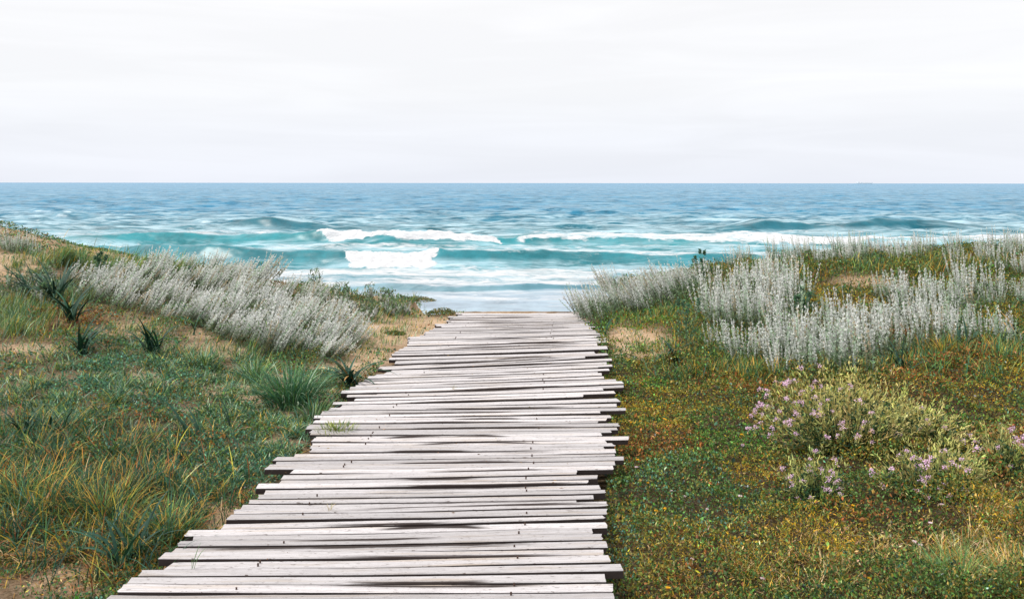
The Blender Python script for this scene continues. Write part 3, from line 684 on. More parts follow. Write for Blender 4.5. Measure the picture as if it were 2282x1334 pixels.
# loose grass: thin blades standing through the mat
def loose_grass(name, lab, n, seed, zones, cols, Lr, W, leanr=(.1, .6), bendr=(.2, 1.2), mind=.0, az0=None):
    g = np.random.default_rng(seed); acc = Acc()
    Xs, Ys, ss = [], [], []
    zx = [z for z in zones]
    for (cx, cy, rx, ry, dn, sc_) in zx:
        gp = ground_at(cx, cy)
        if gp is None: continue
        k = int(n * dn)
        pxx = g.normal(cx, rx * .55, k); pyy = g.normal(cy, ry * .55, k)
        # unproject all through a table on this zone's depth
        Yt = np.full(k, gp[1])
        for it in range(6):
            Xt = (pxx - CX) / F * Yt; Yt = np.clip(F * (EYE - H(Xt, Yt)) / np.maximum(pyy - HZ, 20), 2.9, 13.4) * .6 + Yt * .4
        Xs.append((pxx - CX) / F * Yt); Ys.append(Yt); ss.append(np.full(k, sc_))
    X = np.concatenate(Xs); Y = np.concatenate(Ys); s = np.concatenate(ss)
    tuft = vnoise(X * 7, Y * 7, seed) * .5 + vnoise(X * 16, Y * 16, seed + 1) * .5
    m = ~inwalk(X, Y, .0) & (tuft + g.random(len(X)) * .22 > .60); X, Y, s = X[m], Y[m], s[m]; N = len(X)
    L = g.uniform(Lr[0], Lr[1], N) * s * (.6 + .7 * vnoise(X * 6, Y * 6, seed + 3))
    ci = g.choice(len(cols), N, p=np.array([c[1] for c in cols]) / sum(c[1] for c in cols))
    base = np.array([c[0] for c in cols])[ci]
    col = jit(base, N, .28, .1, g)
    az = g.uniform(0, 6.283, N) if az0 is None else g.normal(az0, .9, N)
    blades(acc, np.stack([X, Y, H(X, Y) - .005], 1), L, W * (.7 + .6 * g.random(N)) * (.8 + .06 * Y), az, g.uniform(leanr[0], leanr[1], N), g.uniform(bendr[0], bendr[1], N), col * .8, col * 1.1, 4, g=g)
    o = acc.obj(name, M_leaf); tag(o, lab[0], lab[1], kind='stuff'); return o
GREEN = (.09, .19, .06); GR2 = (.06, .17, .10); OCH = (.50, .32, .055); STR = (.55, .42, .21); YG = (.26, .30, .07); RU = (.36, .15, .05); PALE = (.33, .45, .30)
loose_grass('beach_grass', ('loose green and ochre grass over the lower left slope', 'grass'), 15000, 31,
    [(250, 1130, 260, 110, .55, 1.1), (90, 1080, 120, 150, .25, 1.2), (330, 1230, 150, 70, .2, 1.), (400, 1080, 100, 60, .08, .8), (330, 1010, 200, 50, .12, .8)],
    [((.05, .13, .05), 5), ((.04, .12, .075), 5), ((.03, .08, .05), 4), (OCH, 2.2), (YG, 1.2), (RU, 1.3), (STR, .4)], (.08, .25), .0042, (.05, .6), (.2, 1.6))
loose_grass('beach_grass', ('blue-green short grass over the middle of the left slope', 'grass'), 40000, 32,
    [(250, 830, 250, 60, .3, .7), (150, 900, 200, 60, .2, .8), (470, 830, 150, 40, .15, .9), (640, 960, 80, 60, .1, .6), (480, 940, 150, 40, .15, .5), (550, 1020, 120, 50, .10, .5), (720, 860, 60, 60, .07, .6), (90, 980, 120, 50, .1, .8), (560, 880, 100, 40, .05, .6)],
    [(GREEN, 4), (GR2, 5), (PALE, 2.6), (YG, 2.0), (OCH, .9), ((.03, .08, .05), 2)], (.06, .19), .0042, (.2, .9), (.3, 1.5))
loose_grass('beach_grass', ('tall fine grass along the crest and upper left slope', 'grass'), 24000, 33,
    [(60, 690, 110, 34, .10, .8), (40, 740, 80, 25, .05, .7), (180, 600, 100, 25, .14, 1.), (320, 608, 110, 18, .10, 1.), (450, 605, 120, 15, .06, .8), (600, 620, 120, 18, .05, .7), (740, 655, 90, 22, .05, .5), (890, 690, 90, 18, .05, .5), (860, 730, 110, 35, .07, .35), (250, 560, 200, 22, .06, 1.), (960, 700, 40, 20, .04, .6), (50, 605, 80, 35, .05, .5), (300, 735, 130, 25, .06, .5), (850, 770, 90, 40, .04, .35), (600, 780, 150, 25, .05, .6), (200, 660, 120, 30, .05, .8)],
    [(GREEN, 4), (YG, 3), (PALE, 1.5), (OCH, 1.), (GR2, 2)], (.12, .30), .0036, (.05, .5), (.1, .9), az0=.2)
loose_grass('beach_grass', ('green and yellowing grass between the silver plants on the right dune', 'grass'), 36000, 34,
    [(1400, 700, 90, 30, .06, .6), (1430, 770, 80, 25, .03, .35), (1480, 690, 120, 30, .10, .7), (1600, 760, 110, 50, .08, .8), (1650, 830, 150, 30, .09, .9), (1850, 830, 160, 20, .05, .8), (1700, 610, 150, 25, .08, .9), (1950, 600, 250, 20, .09, 1.), (2150, 600, 150, 20, .06, 1.1), (2150, 800, 130, 40, .12, 1.), (2240, 760, 60, 50, .05, 1.), (1850, 680, 120, 25, .05, .4), (2100, 650, 200, 30, .06, .6), (1800, 760, 150, 60, .05, .8), (2000, 770, 120, 40, .05, .8), (2200, 700, 120, 40, .05, .7)],
    [(GREEN, 4), (GR2, 3), (YG, 2.4), (OCH, 1.8), (RU, .8)], (.10, .24), .0040, (.05, .6), (.1, 1.2))
loose_grass('dry_grass', ('flattened brown and straw thatch lying under the lower left grass', 'dry grass'), 16000, 36,
    [(250, 1150, 260, 110, .5, .9), (90, 1100, 120, 150, .25, .9), (330, 1250, 150, 60, .25, .8), (300, 980, 180, 40, .15, .6), (150, 720, 140, 30, .15, .8)],
    [((.16, .09, .045), 3), (STR, 1.2), (RU, 1.6), (OCH, 1.4)], (.08, .2), .0036, (.9, 1.45), (.1, .5))
loose_grass('dry_grass', ('dry straw and green grass at the bottom right corner', 'dry grass'), 16000, 35,
    [(2150, 1300, 130, 50, .12, 1.0), (1950, 1250, 250, 70, .3, .6), (2220, 1180, 90, 70, .14, .7), (2250, 1320, 60, 30, .1, 1.2), (1650, 1290, 160, 50, .12, .4), (1500, 1230, 120, 60, .08, .35)],
    [(STR, 3.2), (OCH, 2.2), (GREEN, 2.4), (YG, 1.4), (RU, 1.)], (.07, .20), .0034, (.2, 1.1), (.1, 1.2))

# ------------------------------------------------------------------ silver spiky shrubs
def silver_variant(seed, n_st=26, rad=.13, hmin=.20, hmax=.36, tilt=.12, az0=0., knob=1.0, mixg=.1):
    g = np.random.default_rng(seed)
    sp_ = Acc(); un = Acc()
    r = rad * np.sqrt(g.random(n_st)); a = g.uniform(0, 6.283, n_st)
    cl_ = g.integers(0, 5, n_st); ca_ = g.uniform(0, 6.283, 5); a = .5 * a + .5 * (a + (ca_[cl_] - a) * .8); r = r * .8 + .2 * rad * ((cl_ % 3) / 3)
    P = np.stack([r * np.cos(a), r * np.sin(a), -.01 + 0 * r], 1)
    L = g.uniform(hmin, hmax, n_st)
    out = np.stack([np.cos(a), np.sin(a)], 1) * (r / rad)[:, None] * .28 + np.array([math.cos(az0), math.sin(az0)]) * tilt + g.normal(0, .07, (n_st, 2))
    th = np.arctan(np.linalg.norm(out, axis=1)); az = np.arctan2(out[:, 1], out[:, 0])
    bend = g.normal(-.10, .14, n_st)
    # stem
    blades(un, P, L, .004, az, th, bend, (.16, .19, .12), (.42, .44, .38), 4, g=g)
    blades(un, P, L, .004, az, th, bend, (.16, .19, .12), (.42, .44, .38), 4, face=math.pi / 2, g=g)
    M = 66
    tt = (.30 + .70 * (np.arange(M) + .5) / M)[None, :] + g.normal(0, .006, (n_st, M))
    d = np.stack([np.cos(az), np.sin(az)], 1)
    thm = th[:, None] + bend[:, None] * tt * .5; Lt = (L[:, None] * tt)
    pos = np.stack([P[:, 0:1] + Lt * np.sin(thm) * d[:, 0:1], P[:, 1:2] + Lt * np.sin(thm) * d[:, 1:2], P[:, 2:3] + Lt * np.cos(thm)], -1).reshape(-1, 3)
    phi = g.uniform(0, 6.283, len(pos)); up = np.stack([np.sin(thm) * d[:, 0:1], np.sin(thm) * d[:, 1:2], np.cos(thm)], -1).reshape(-1, 3)
    D = up * g.uniform(.35, 1.0, (len(pos), 1)) + np.stack([np.cos(phi), np.sin(phi), 0 * phi], 1) * .8
    T = tt.reshape(-1)
    knobs = .75 + .5 * np.sin(T * 58 + np.repeat(g.uniform(0, 6, n_st), M)) * .6
    ln = (.0150 * (1.05 - .30 * T)) * knobs * knob
    gcol = np.array([.82, .85, .82]); low = np.array([.30, .37, .26])
    f = sstep(.26, .7, T)[:, None]
    col = jit(low * (1 - f) + gcol * f, len(T), .10, .03, g)
    st_ = g.uniform(.70, 1.06, n_st)[:, None] * np.ones((1, 3)); dead = g.random(n_st) < .07; st_[dead] = [.62, .50, .36]; gr_ = g.random(n_st) < .15; st_[gr_] = [.62, .76, .60]
    col = np.clip(col * np.repeat(st_, M, 0), 0, .93)
    leaves(sp_, pos, D, ln * 1.25, ln * .95, col, g)
    # green undergrowth
    k = int(150 * mixg / .1); rr = rad * 1.1 * np.sqrt(g.random(k)); aa = g.uniform(0, 6.283, k)
    p2 = np.stack([rr * np.cos(aa), rr * np.sin(aa), g.uniform(0, .18, k)], 1); D2 = g.normal(size=(k, 3)); D2[:, 2] = np.abs(D2[:, 2]) + .2
    leaves(un, p2, D2, g.uniform(.02, .045, k), .009, jit((.13, .19, .10), k, .45, .12, g), g)
    return sp_, un
VAR = {}
def make_variants(key, n, **kw):
    L_ = []
    for i in range(n):
        a, b = silver_variant(900 + 31 * len(VAR) + i, **kw)
        root = empty('silver_shrub', (0, 0, -50)); a.obj('flower_spikes', M_silver, root); b.obj('foliage', M_leaf, root); L_.append([root, False])
    VAR[key] = L_
make_variants('lean', 5, tilt=.85, az0=.05, n_st=36, rad=.16, hmin=.20, hmax=.37, knob=1.0)
make_variants('up', 6, tilt=.12, az0=2.4, n_st=26, rad=.17, hmin=.14, hmax=.43, knob=1.05, mixg=.26)
make_variants('out', 3, tilt=.5, az0=2.9, n_st=38, rad=.19, hmin=.18, hmax=.44, knob=.95, mixg=.3)
make_variants('small', 3, tilt=.3, az0=.1, n_st=11, rad=.055, hmin=.07, hmax=.16, knob=.9)
def inpoly(x, y, poly):
    c = False; j = len(poly) - 1
    for i in range(len(poly)):
        xi, yi = poly[i]; xj, yj = poly[j]
        if (yi > y) != (yj > y) and x < (xj - xi) * (y - yi) / (yj - yi) + xi: c = not c
        j = i
    return c
placed = []
def put_silver(key, X, Y, label, group, sc_, r):
    v = VAR[key]; s = v[r.randrange(len(v))]
    if not s[1]: o = s[0]; s[1] = True
    else: o = copy_tree(s[0])
    o.location = (X, Y, float(H(X, Y)) - .01); o.scale = (sc_, sc_, sc_ * r.uniform(.85, 1.15)); o.rotation_euler = (0, 0, r.uniform(-.5, .5) if key in ('lean', 'out') else r.uniform(0, 6.28) if key == 'small' else r.uniform(-.9, .9))
    tag(o, label, 'shrub', group); placed.append((X, Y))
def drift(key, poly, n, mind, label, group, seed, s0=.85, s1=1.15, holes=(), gap=.0):
    r = random.Random(seed); xs = [p[0] for p in poly]; ys = [p[1] for p in poly]; got = []; tries = 0
    while len(got) < n and tries < 6000:
        tries += 1; x = r.uniform(min(xs), max(xs)); y = r.uniform(min(ys), max(ys))
        if not inpoly(x, y, poly): continue
        if any(((x - h[0]) / h[2]) ** 2 + ((y - h[1]) / h[3]) ** 2 < 1 for h in holes): continue
        gp = ground_at(x, y)
        if gp is None or gp[1] > 13.3: continue
        if any((gp[0] - q[0]) ** 2 + (gp[1] - q[1]) ** 2 < mind ** 2 for q in placed): continue
        if gap and float(fbm(np.array(gp[0] * 1.3), np.array(gp[1] * 1.3), seed, 3)) < gap: continue
        got.append(1); put_silver(key, gp[0], gp[1], label, group, r.uniform(s0 * .82, s1 * 1.08), r)
    return len(got)
ORD = ['first', 'second', 'third', 'fourth', 'fifth', 'sixth', 'seventh', 'eighth', 'ninth', 'tenth', 'eleventh', 'twelfth', 'thirteenth', 'fourteenth', 'fifteenth', 'sixteenth', 'seventeenth', 'eighteenth', 'nineteenth', 'twentieth']
SHORT = {'leaning silver shrubs in the left drift': ('leaning silver shrub', 'the left drift'), 'small silver shrubs on the sandy slope': ('small silver shrub', 'the sandy seaward slope'),
    'silver shrubs at the top left corner': ('silver shrub', 'the top left corner'), 'low silver tufts at the left edge': ('low silver tuft', 'the left sand edge'),
    'silver shrubs by the far end of the boardwalk': ('leaning silver shrub', 'the walk end group'), 'silver shrubs in the middle clump on the right': ('silver shrub', 'the middle right clump'),
    'silver shrubs in the front clump on the right': ('silver shrub', 'the front right clump'), 'silver shrubs over the reddish grass at the right': ('silver shrub', 'the reddish right grass'),
    'silver shrubs in the second row on the right': ('silver shrub', 'the upper right band'), 'silver shrubs along the right crest': ('silver shrub', 'the right crest'),
    'pale pink blossoms in the right mat': ('pale pink blossom', 'the right mat'), 'yellow blossoms in the right mat': ('golden blossom', 'the right mat'), 'pebbles at the seaward end of the walk': ('small dark pebble', 'the sandy end')}
def label_rows():
    gs = {}
    for o in COL.objects:
        if o.parent is None and o.get('group') in SHORT and o.location.z > -40: gs.setdefault(o['group'], []).append(o)
    for gname, os_ in gs.items():
        kind, place = SHORT[gname]; n_ = len(os_); rows = max(1, int(math.ceil(n_ / 13.0)))
        os_.sort(key=lambda o: o.location.y)
        per = int(math.ceil(n_ / rows)); rn = ['front', 'second', 'third', 'fourth', 'fifth', 'sixth', 'seventh', 'eighth']
        for k_ in range(rows):
            row = sorted(os_[k_ * per:(k_ + 1) * per], key=lambda o: o.location.x / o.location.y)
            for j_, o in enumerate(row):
                o['label'] = f"{kind}, {ORD[j_]} from the left in {'the ' + rn[k_] + ' row of ' if rows > 1 else ''}{place}"
c = []
c.append(drift('lean', [(150, 640), (230, 612), (420, 608), (560, 615), (670, 650), (745, 712), (790, 775), (720, 812), (620, 795), (520, 765), (420, 722), (290, 700), (170, 705)], 96, .12,
      'white silver spiky shrub bent to the right in the dense drift left of the boardwalk', 'leaning silver shrubs in the left drift', 1, holes=((425, 668, 45, 12),), gap=.08))
c.append(drift('small', [(690, 640), (840, 672), (920, 700), (800, 720), (740, 690)], 16, .13, 'small pale silver shrub low on the sandy slope beside the sea, left of the walk', 'small silver shrubs on the sandy slope', 2, 1., 1.4))
c.append(drift('up', [(0, 540), (60, 552), (110, 585), (0, 560)], 7, .14, 'silver spiky shrub at the top left edge of the dune above the bare sand', 'silver shrubs at the top left corner', 3, .6, .8))
c.append(drift('small', [(0, 640), (130, 620), (160, 690), (0, 700)], 12, .13, 'low silver tuft at the left edge below the bare sand face', 'low silver tufts at the left edge', 4, 1., 1.5))
c.append(drift('out', [(1292, 716), (1330, 690), (1420, 668), (1500, 655), (1570, 640), (1560, 668), (1480, 690), (1400, 704), (1320, 722)], 26, .13, 'grey-green silver shrub leaning left beside the far right end of the boardwalk', 'silver shrubs by the far end of the boardwalk', 5, .95, 1.2))
c.append(drift('up', [(1540, 700), (1580, 650), (1760, 630), (1800, 700), (1750, 750), (1620, 740)], 26, .16, 'upright silver shrub in the clump behind the front one on the right dune', 'silver shrubs in the middle clump on the right', 6, .95, 1.2))
c.append(drift('up', [(1575, 775), (1690, 765), (1800, 775), (1930, 765), (2010, 800), (1960, 832), (1840, 838), (1740, 842), (1640, 808)], 24, .15, 'upright silver shrub in the front clump above the lilac flowered bush', 'silver shrubs in the front clump on the right', 7, .85, 1.12, gap=.30))
c.append(drift('up', [(1830, 730), (2000, 720), (2282, 700), (2300, 775), (2160, 785), (2040, 780), (1900, 752)], 21, .2, 'upright silver shrub scattered over reddish grass at the right edge', 'silver shrubs over the reddish grass at the right', 8, .75, 1.0, gap=.5))
c.append(drift('up', [(1960, 665), (2120, 655), (2300, 650), (2300, 700), (2050, 705)], 16, .2, 'silver shrub in the second row from the crest at the right', 'silver shrubs in the second row on the right', 9, .75, 1.0, gap=.45))
# crest of the right dune, placed in plan
r_ = random.Random(12); k = 0
for t in range(4000):
    if k >= 66: break
    X = r_.uniform(2.0, 8.2); Y = r_.uniform(10.2, 13.0)
    if Y < 11.2 and 3.0 < X < 4.9: continue
    if X < 3.2 and Y < 12: continue
    if any((X - q[0]) ** 2 + (Y - q[1]) ** 2 < .19 ** 2 for q in placed): continue
    put_silver('up' if X > 2.6 else 'out', X, Y, 'greyish silver shrub on the crest of the right dune against the sea', 'silver shrubs along the right crest', r_.uniform(.7, .95), r_); k += 1
print('silver', c, k)
for v in VAR.values():
    for root, used in v:
        if not used:
            for ch in list(root.children): bpy.data.objects.remove(ch)
            bpy.data.objects.remove(root)

# ------------------------------------------------------------------ strap leaved lilies
def strap_plant(px, py, n, Ll, Wl, label, seed, tilt=0., az0=0., spread=.8, col=(.014, .050, .030), world=None, dry=0):
    g = np.random.default_rng(seed); gp = world or ground_at(px, py); X, Y, Z = gp
    root = empty('strap_leaf_lily', (X, Y, Z - .01)); tag(root, label, 'plant', 'dark strap-leaved plants on the dunes')
    n1 = n
    a = g.uniform(0, 6.283, n1); ra_ = .055 * g.random(n1) ** .5; P = np.stack([ra_ * np.cos(a * 3), ra_ * np.sin(a * 3), 0 * a], 1)
    v = np.stack([np.cos(a), np.sin(a)], 1) * spread * g.random((n1, 1)) + tilt * np.array([math.cos(az0), math.sin(az0)])
    az = np.arctan2(v[:, 1], v[:, 0]); ln = np.arctan(np.linalg.norm(v, axis=1))
    for i in range(n1):
        ac = Acc()
        c = jit(col, 1, .22, .08, g)[0]; c1 = c * 1.25
        if i < dry: c = np.array([.34, .17, .05]); c1 = np.array([.42, .25, .09])
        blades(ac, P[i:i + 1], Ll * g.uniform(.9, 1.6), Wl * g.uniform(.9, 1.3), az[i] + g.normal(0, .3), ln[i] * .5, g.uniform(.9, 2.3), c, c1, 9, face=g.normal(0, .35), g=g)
        o = ac.obj('leaf', M_strap, root)
        for p in o.data.polygons: p.use_smooth = True
    return root
strap_plant(125, 690, 46, .50, .020, 'tall dark clump of strap leaves in front of the silver drift, upper left', 41, .25, 2.5, .7)
strap_plant(75, 672, 24, .44, .018, 'dark arching strap leaves left of the tall dark clump, upper left', 42, .5, 2.9, .6)
strap_plant(160, 720, 26, .36, .018, 'dark strap leaves at the foot of the tall dark clump, upper left', 43, .1, 0, .6)
strap_plant(185, 790, 34, .32, .014, 'arching dark green strap leaves below the silver drift, second from the left edge', 44, .1, 0, 1.2)
strap_plant(340, 790, 26, .32, .015, 'dark strap-leaved plant on sand under the middle of the silver drift', 45, .1, 2, .8)
strap_plant(430, 745, 4, .28, .010, 'thin dark strap plant with few leaves at the lower edge of the silver drift', 46, .1, 0, .4)
strap_plant(785, 862, 30, .30, .020, 'dark strap-leaved lily with a dry orange leaf spilling onto the boardwalk edge', 47, .25, 3.0, 1.25, dry=2)
strap_plant(435, 985, 8, .30, .012, 'tall thin arching strap leaves on sand between the mats, left of the walk', 48, .5, 2.6, .5)
strap_plant(500, 965, 6, .26, .008, 'slender strap plant standing right of the arching one on the left slope', 49, .3, 2.4, .5)
strap_plant(130, 975, 9, .26, .015, 'dark strap plant with an upright curled leaf near the left edge', 50, .0, 0, .7)
strap_plant(60, 985, 14, .24, .012, 'dark strap tuft at the left edge beside the rust patch', 51, .1, 3, .9)
strap_plant(280, 1275, 15, .27, .014, 'dark strap-leaved plant low by the near left edge of the boardwalk', 52, .15, 2.2, .7)
strap_plant(1500, 812, 30, .24, .015, 'round dark strap-leaved tuft beside the sand patch right of the walk', 53, .1, 0, 1.3)
strap_plant(1350, 748, 4, .28, .014, 'two dark upright blades forming a V at the far right edge of the walk', 54, .0, 0, .5)
strap_plant(2010, 835, 11, .24, .013, 'dark strap plant standing behind the top of the lilac bush', 55, .1, 2.6, .7)
strap_plant(1790, 700, 7, .26, .012, 'dark strap leaves showing between silver shrubs right of the middle clump', 56, .1, 0, .6)
strap_plant(1470, 640, 9, .3, .011, 'dark thin strap leaves at the crest left of the spurge heads', 57, .3, 0, .7, world=(2.75, 12.2, float(H(2.75, 12.2))))
strap_plant(1410, 610, 5, .34, .010, 'dark strap leaves at the crest against the sea on the left dune', 58, .1, 0, .5, world=(-3.55, 11.2, float(H(-3.55, 11.2))))
strap_plant(2150, 790, 18, .26, .014, 'dark green strap tuft at the right edge under the yellow leaves', 59, .1, 1.6, .7)
strap_plant(2260, 770, 16, .26, .014, 'dark green strap tuft with yellow tips at the far right edge', 60, .1, 1.6, .7, dry=5)
strap_plant(1970, 985, 8, .26, .014, 'dark strap leaves in the hollow under the big lilac bush', 61, .4, .6, .8)
strap_plant(690, 790, 5, .26, .010, 'dark stalks rising from the lower right end of the silver drift', 62, .1, .3, .5)

# ------------------------------------------------------------------ grass tussocks
def tussock(px, py, n, L, rad, label, seed, cols=((GREEN, 4), (GR2, 3), (PALE, 1.5), (YG, 1)), W=.0055, world=None, az0=0, tilt=0):
    g = np.random.default_rng(seed); X, Y, Z = world or ground_at(px, py)
    r = rad * g.random(n) ** .7; a = g.uniform(0, 6.283, n)
    P = np.stack([r * np.cos(a), r * np.sin(a), 0 * r], 1)
    v = np.stack([np.cos(a), np.sin(a)], 1) * (r / rad)[:, None] * .8 + tilt * np.array([math.cos(az0), math.sin(az0)]) + g.normal(0, .2, (n, 2))
    p = np.array([c[1] for c in cols]); ci = g.choice(len(cols), n, p=p / p.sum()); col = jit(np.array([c[0] for c in cols])[ci], n, .25, .08, g)
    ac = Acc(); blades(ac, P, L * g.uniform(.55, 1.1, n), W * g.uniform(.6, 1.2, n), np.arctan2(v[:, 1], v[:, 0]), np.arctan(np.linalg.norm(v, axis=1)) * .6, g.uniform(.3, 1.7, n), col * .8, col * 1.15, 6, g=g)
    o = ac.obj('grass_tussock', M_leaf); o.location = (X, Y, Z - .005)
    tag(o, label, 'grass tussock', 'green grass tussocks'); return o
tussock(650, 905, 620, .38, .18, 'big green drooping grass tussock beside the left edge of the boardwalk', 70, (((.035, .11, .05), 4), (GREEN, 3), (GR2, 3), (PALE, 1)), W=.006)
tussock(570, 850, 160, .26, .12, 'green tussock touching the left side of the big drooping one', 71)
tussock(700, 935, 120, .20, .10, 'small tussock between the big drooping one and the planks', 72)
tussock(455, 820, 150, .24, .12, 'green tussock on sand below the middle of the silver drift', 73)
tussock(50, 715, 260, .24, .20, 'wide fine grass tussock at the left edge below the dark strap clump', 74, W=.004)
tussock(180, 590, 160, .28, .14, 'green tussock on the upper left crest of the dune', 75, W=.004)
tussock(250, 600, 140, .26, .13, 'green tussock on the left crest right of the tallest crest grass', 76, W=.004)
tussock(230, 1180, 220, .30, .14, 'yellowing tall grass tussock in the lower left slope', 77, ((GREEN, 3), (OCH, 3), (YG, 3)), .004)
tussock(370, 1210, 220, .24, .12, 'green and gold grass tussock left of the near planks', 78, ((GREEN, 4), (OCH, 2), (YG, 2)), .0045)
tussock(60, 1150, 220, .34, .15, 'tall green tussock at the lower left edge of the picture', 79, ((GREEN, 4), (OCH, 2), (YG, 2)), .004)
tussock(2140, 1325, 200, .24, .13, 'green grass tussock at the bottom right among the straw', 80, ((GREEN, 5), (YG, 1)), .0045)
tussock(1870, 600, 130, .3, .12, 'green grass tussock on the right crest left of the centre of the dune', 81, W=.004, world=(4.35, 12.0, float(H(4.35, 12.0))))
tussock(1870, 600, 150, .34, .14, 'green grass tussock on the right crest near the right edge', 82, W=.004, world=(6.0, 12.1, float(H(6.0, 12.1))))
tussock(1870, 600, 90, .3, .12, 'sparse grass tussock at the right crest leaning left over the sea', 83, W=.004, world=(3.3, 11.9, float(H(3.3, 11.9))), az0=3.1, tilt=.3)
tussock(1440, 785, 90, .09, .10, 'low bright green tuft on the sand patch right of the walk', 84, ((( .08, .19, .035), 1),), .006)
tussock(1010, 865, 9, .05, .012, 'tiny pale sprig growing through the middle of the planks', 85, ((YG, 1), (STR, 1)), .003, world=((1010 - CX) / F * Yof(866), Yof(866), 0.0))
tussock(735, 1135, 12, .055, .02, 'tiny dry sprig growing between the near planks', 86, ((STR, 1), (YG, 1)), .0022, world=((735 - CX) / F * Yof(1135), Yof(1135), 0.0))
tussock(745, 952, 190, .06, .13, 'small green sprigs creeping onto the left edge of the planks', 87, ((YG, 2), (GREEN, 1)), .004, world=((750 - CX) / F * Yof(958), Yof(958), 0.002))
tussock(430, 1268, 4, .12, .01, 'single thin green blade standing between near planks', 88, ((GREEN, 1),), .0028, world=((430 - CX) / F * Yof(1266), Yof(1266), 0.0))

# ------------------------------------------------------------------ lilac flowered bushes
def flower_mesh(seed):
    g = np.random.default_rng(seed); ac = Acc(); n = 22
    P = g.normal(0, .0065, (n, 3)); D = P + np.array([0, 0, .004]); D /= np.linalg.norm(D, axis=1, keepdims=True)
    leaves(ac, P, D, .009, .009, jit((.84, .60, .79), n, .10, .04, g), g)
    V, Q, C = ac.get(); o = mesh_obj('flower_head', V, Q, M_petal, None, col=C); me = o.data; bpy.data.objects.remove(o); return me
FM = [flower_mesh(s) for s in (1, 2, 3)]
def lilac_bush(px, py, rx, ryy, hgt, nst, nfl, label, seed, bias=0., yel=.6):
    g = np.random.default_rng(seed); X, Y, Z = ground_at(px, py)
    root = empty('flowering_bush', (X, Y, Z - .01)); tag(root, label, 'flowering bush', 'lilac flowering bushes on the right dune')
    ac = Acc()
    a = g.uniform(0, 6.283, nst); u = g.random(nst) ** .5
    tip = np.stack([rx * u * np.cos(a), ryy * u * np.sin(a), hgt * np.sqrt(np.clip(1.08 - u ** 2, .03, 1)) * g.uniform(.62, 1.2, nst)], 1)
    P = np.stack([tip[:, 0] * .35, tip[:, 1] * .35, 0 * a], 1)
    dv = tip - P; hl = np.linalg.norm(dv[:, :2], axis=1); L = np.linalg.norm(dv, axis=1) * 1.05; az = np.arctan2(dv[:, 1], dv[:, 0]); th = np.arctan2(hl, dv[:, 2])
    cs = jit((.20, .25, .075), nst, .2, .1, g); ct = jit(np.array([.68, .59, .24]) * yel + np.array([.20, .32, .09]) * (1 - yel), nst, .25, .08, g)
    ends = blades(ac, P, L, .0042, az + g.normal(0, .25, nst), th + .15, -.3 + g.normal(0, .25, nst), cs * .7, ct, 5, g=g)
    # twigs, pods and narrow leaves along the outer half
    k = 15; t = g.uniform(.35, 1.0, (nst, k)); base = P[:, None] + (ends - P)[:, None] * t[..., None] + g.normal(0, .006, (nst, k, 3))
    D = dv[:, None] / L[:, None, None] * 1.0 + g.normal(0, .55, (nst, k, 3)) + np.array([0, 0, .35])
    cl = np.repeat(ct, k, 0) * (.75 + .5 * g.random((nst * k, 1)))
    leaves(ac, base.reshape(-1, 3), D.reshape(-1, 3), g.uniform(.018, .042, nst * k), .0065, np.clip(cl, 0, .9), g)
    k2 = 12; t = g.uniform(.05, .75, (nst, k2)); base = P[:, None] + (ends - P)[:, None] * t[..., None] + g.normal(0, .012, (nst, k2, 3))
    leaves(ac, base.reshape(-1, 3), g.normal(size=(nst * k2, 3)) + np.array([0, 0, .3]), g.uniform(.02, .04, nst * k2), .012, jit((.035, .08, .035), nst * k2, .3, .1, g), g)  # inner leaves coloured darker to paint the shade inside the bush
    ac.obj('foliage', M_leaf, root)
    sc_ = ends[:, 0] / rx * bias + (-ends[:, 1] / ryy) * .9 + g.normal(0, .35, nst)
    idx = np.argsort(-sc_)[:nfl]
    for j, i in enumerate(idx):
        o = bpy.data.objects.new('flower_head', FM[j % 3]); COL.objects.link(o); o.parent = root
        o.location = tuple(ends[i] + g.normal(0, .006, 3)); s = g.uniform(.6, 1.15); o.scale = (s, s, s); o.rotation_euler = tuple(g.uniform(-.6, .6, 3))
    return root
lilac_bush(1885, 1000, .54, .28, .40, 310, 66, 'largest lilac flowering bush, straw coloured on top with a dark hollow below', 90, -1.3, .75)
lilac_bush(2060, 985, .28, .22, .20, 110, 12, 'yellow-green bush joined to the right side of the largest lilac bush', 91, -.3, .8)
lilac_bush(1808, 1118, .16, .12, .22, 62, 22, 'smallest lilac flowering bush, standing in front of the largest one', 92, -.1, .45)
lilac_bush(2080, 1105, .33, .18, .24, 130, 28, 'wide lilac flowering bush with long stems right of the smallest one', 93, -.3, .6)
lilac_bush(2240, 1060, .14, .12, .24, 60, 12, 'narrow lilac flowering bush cut by the right edge of the picture', 94, 0, .6)

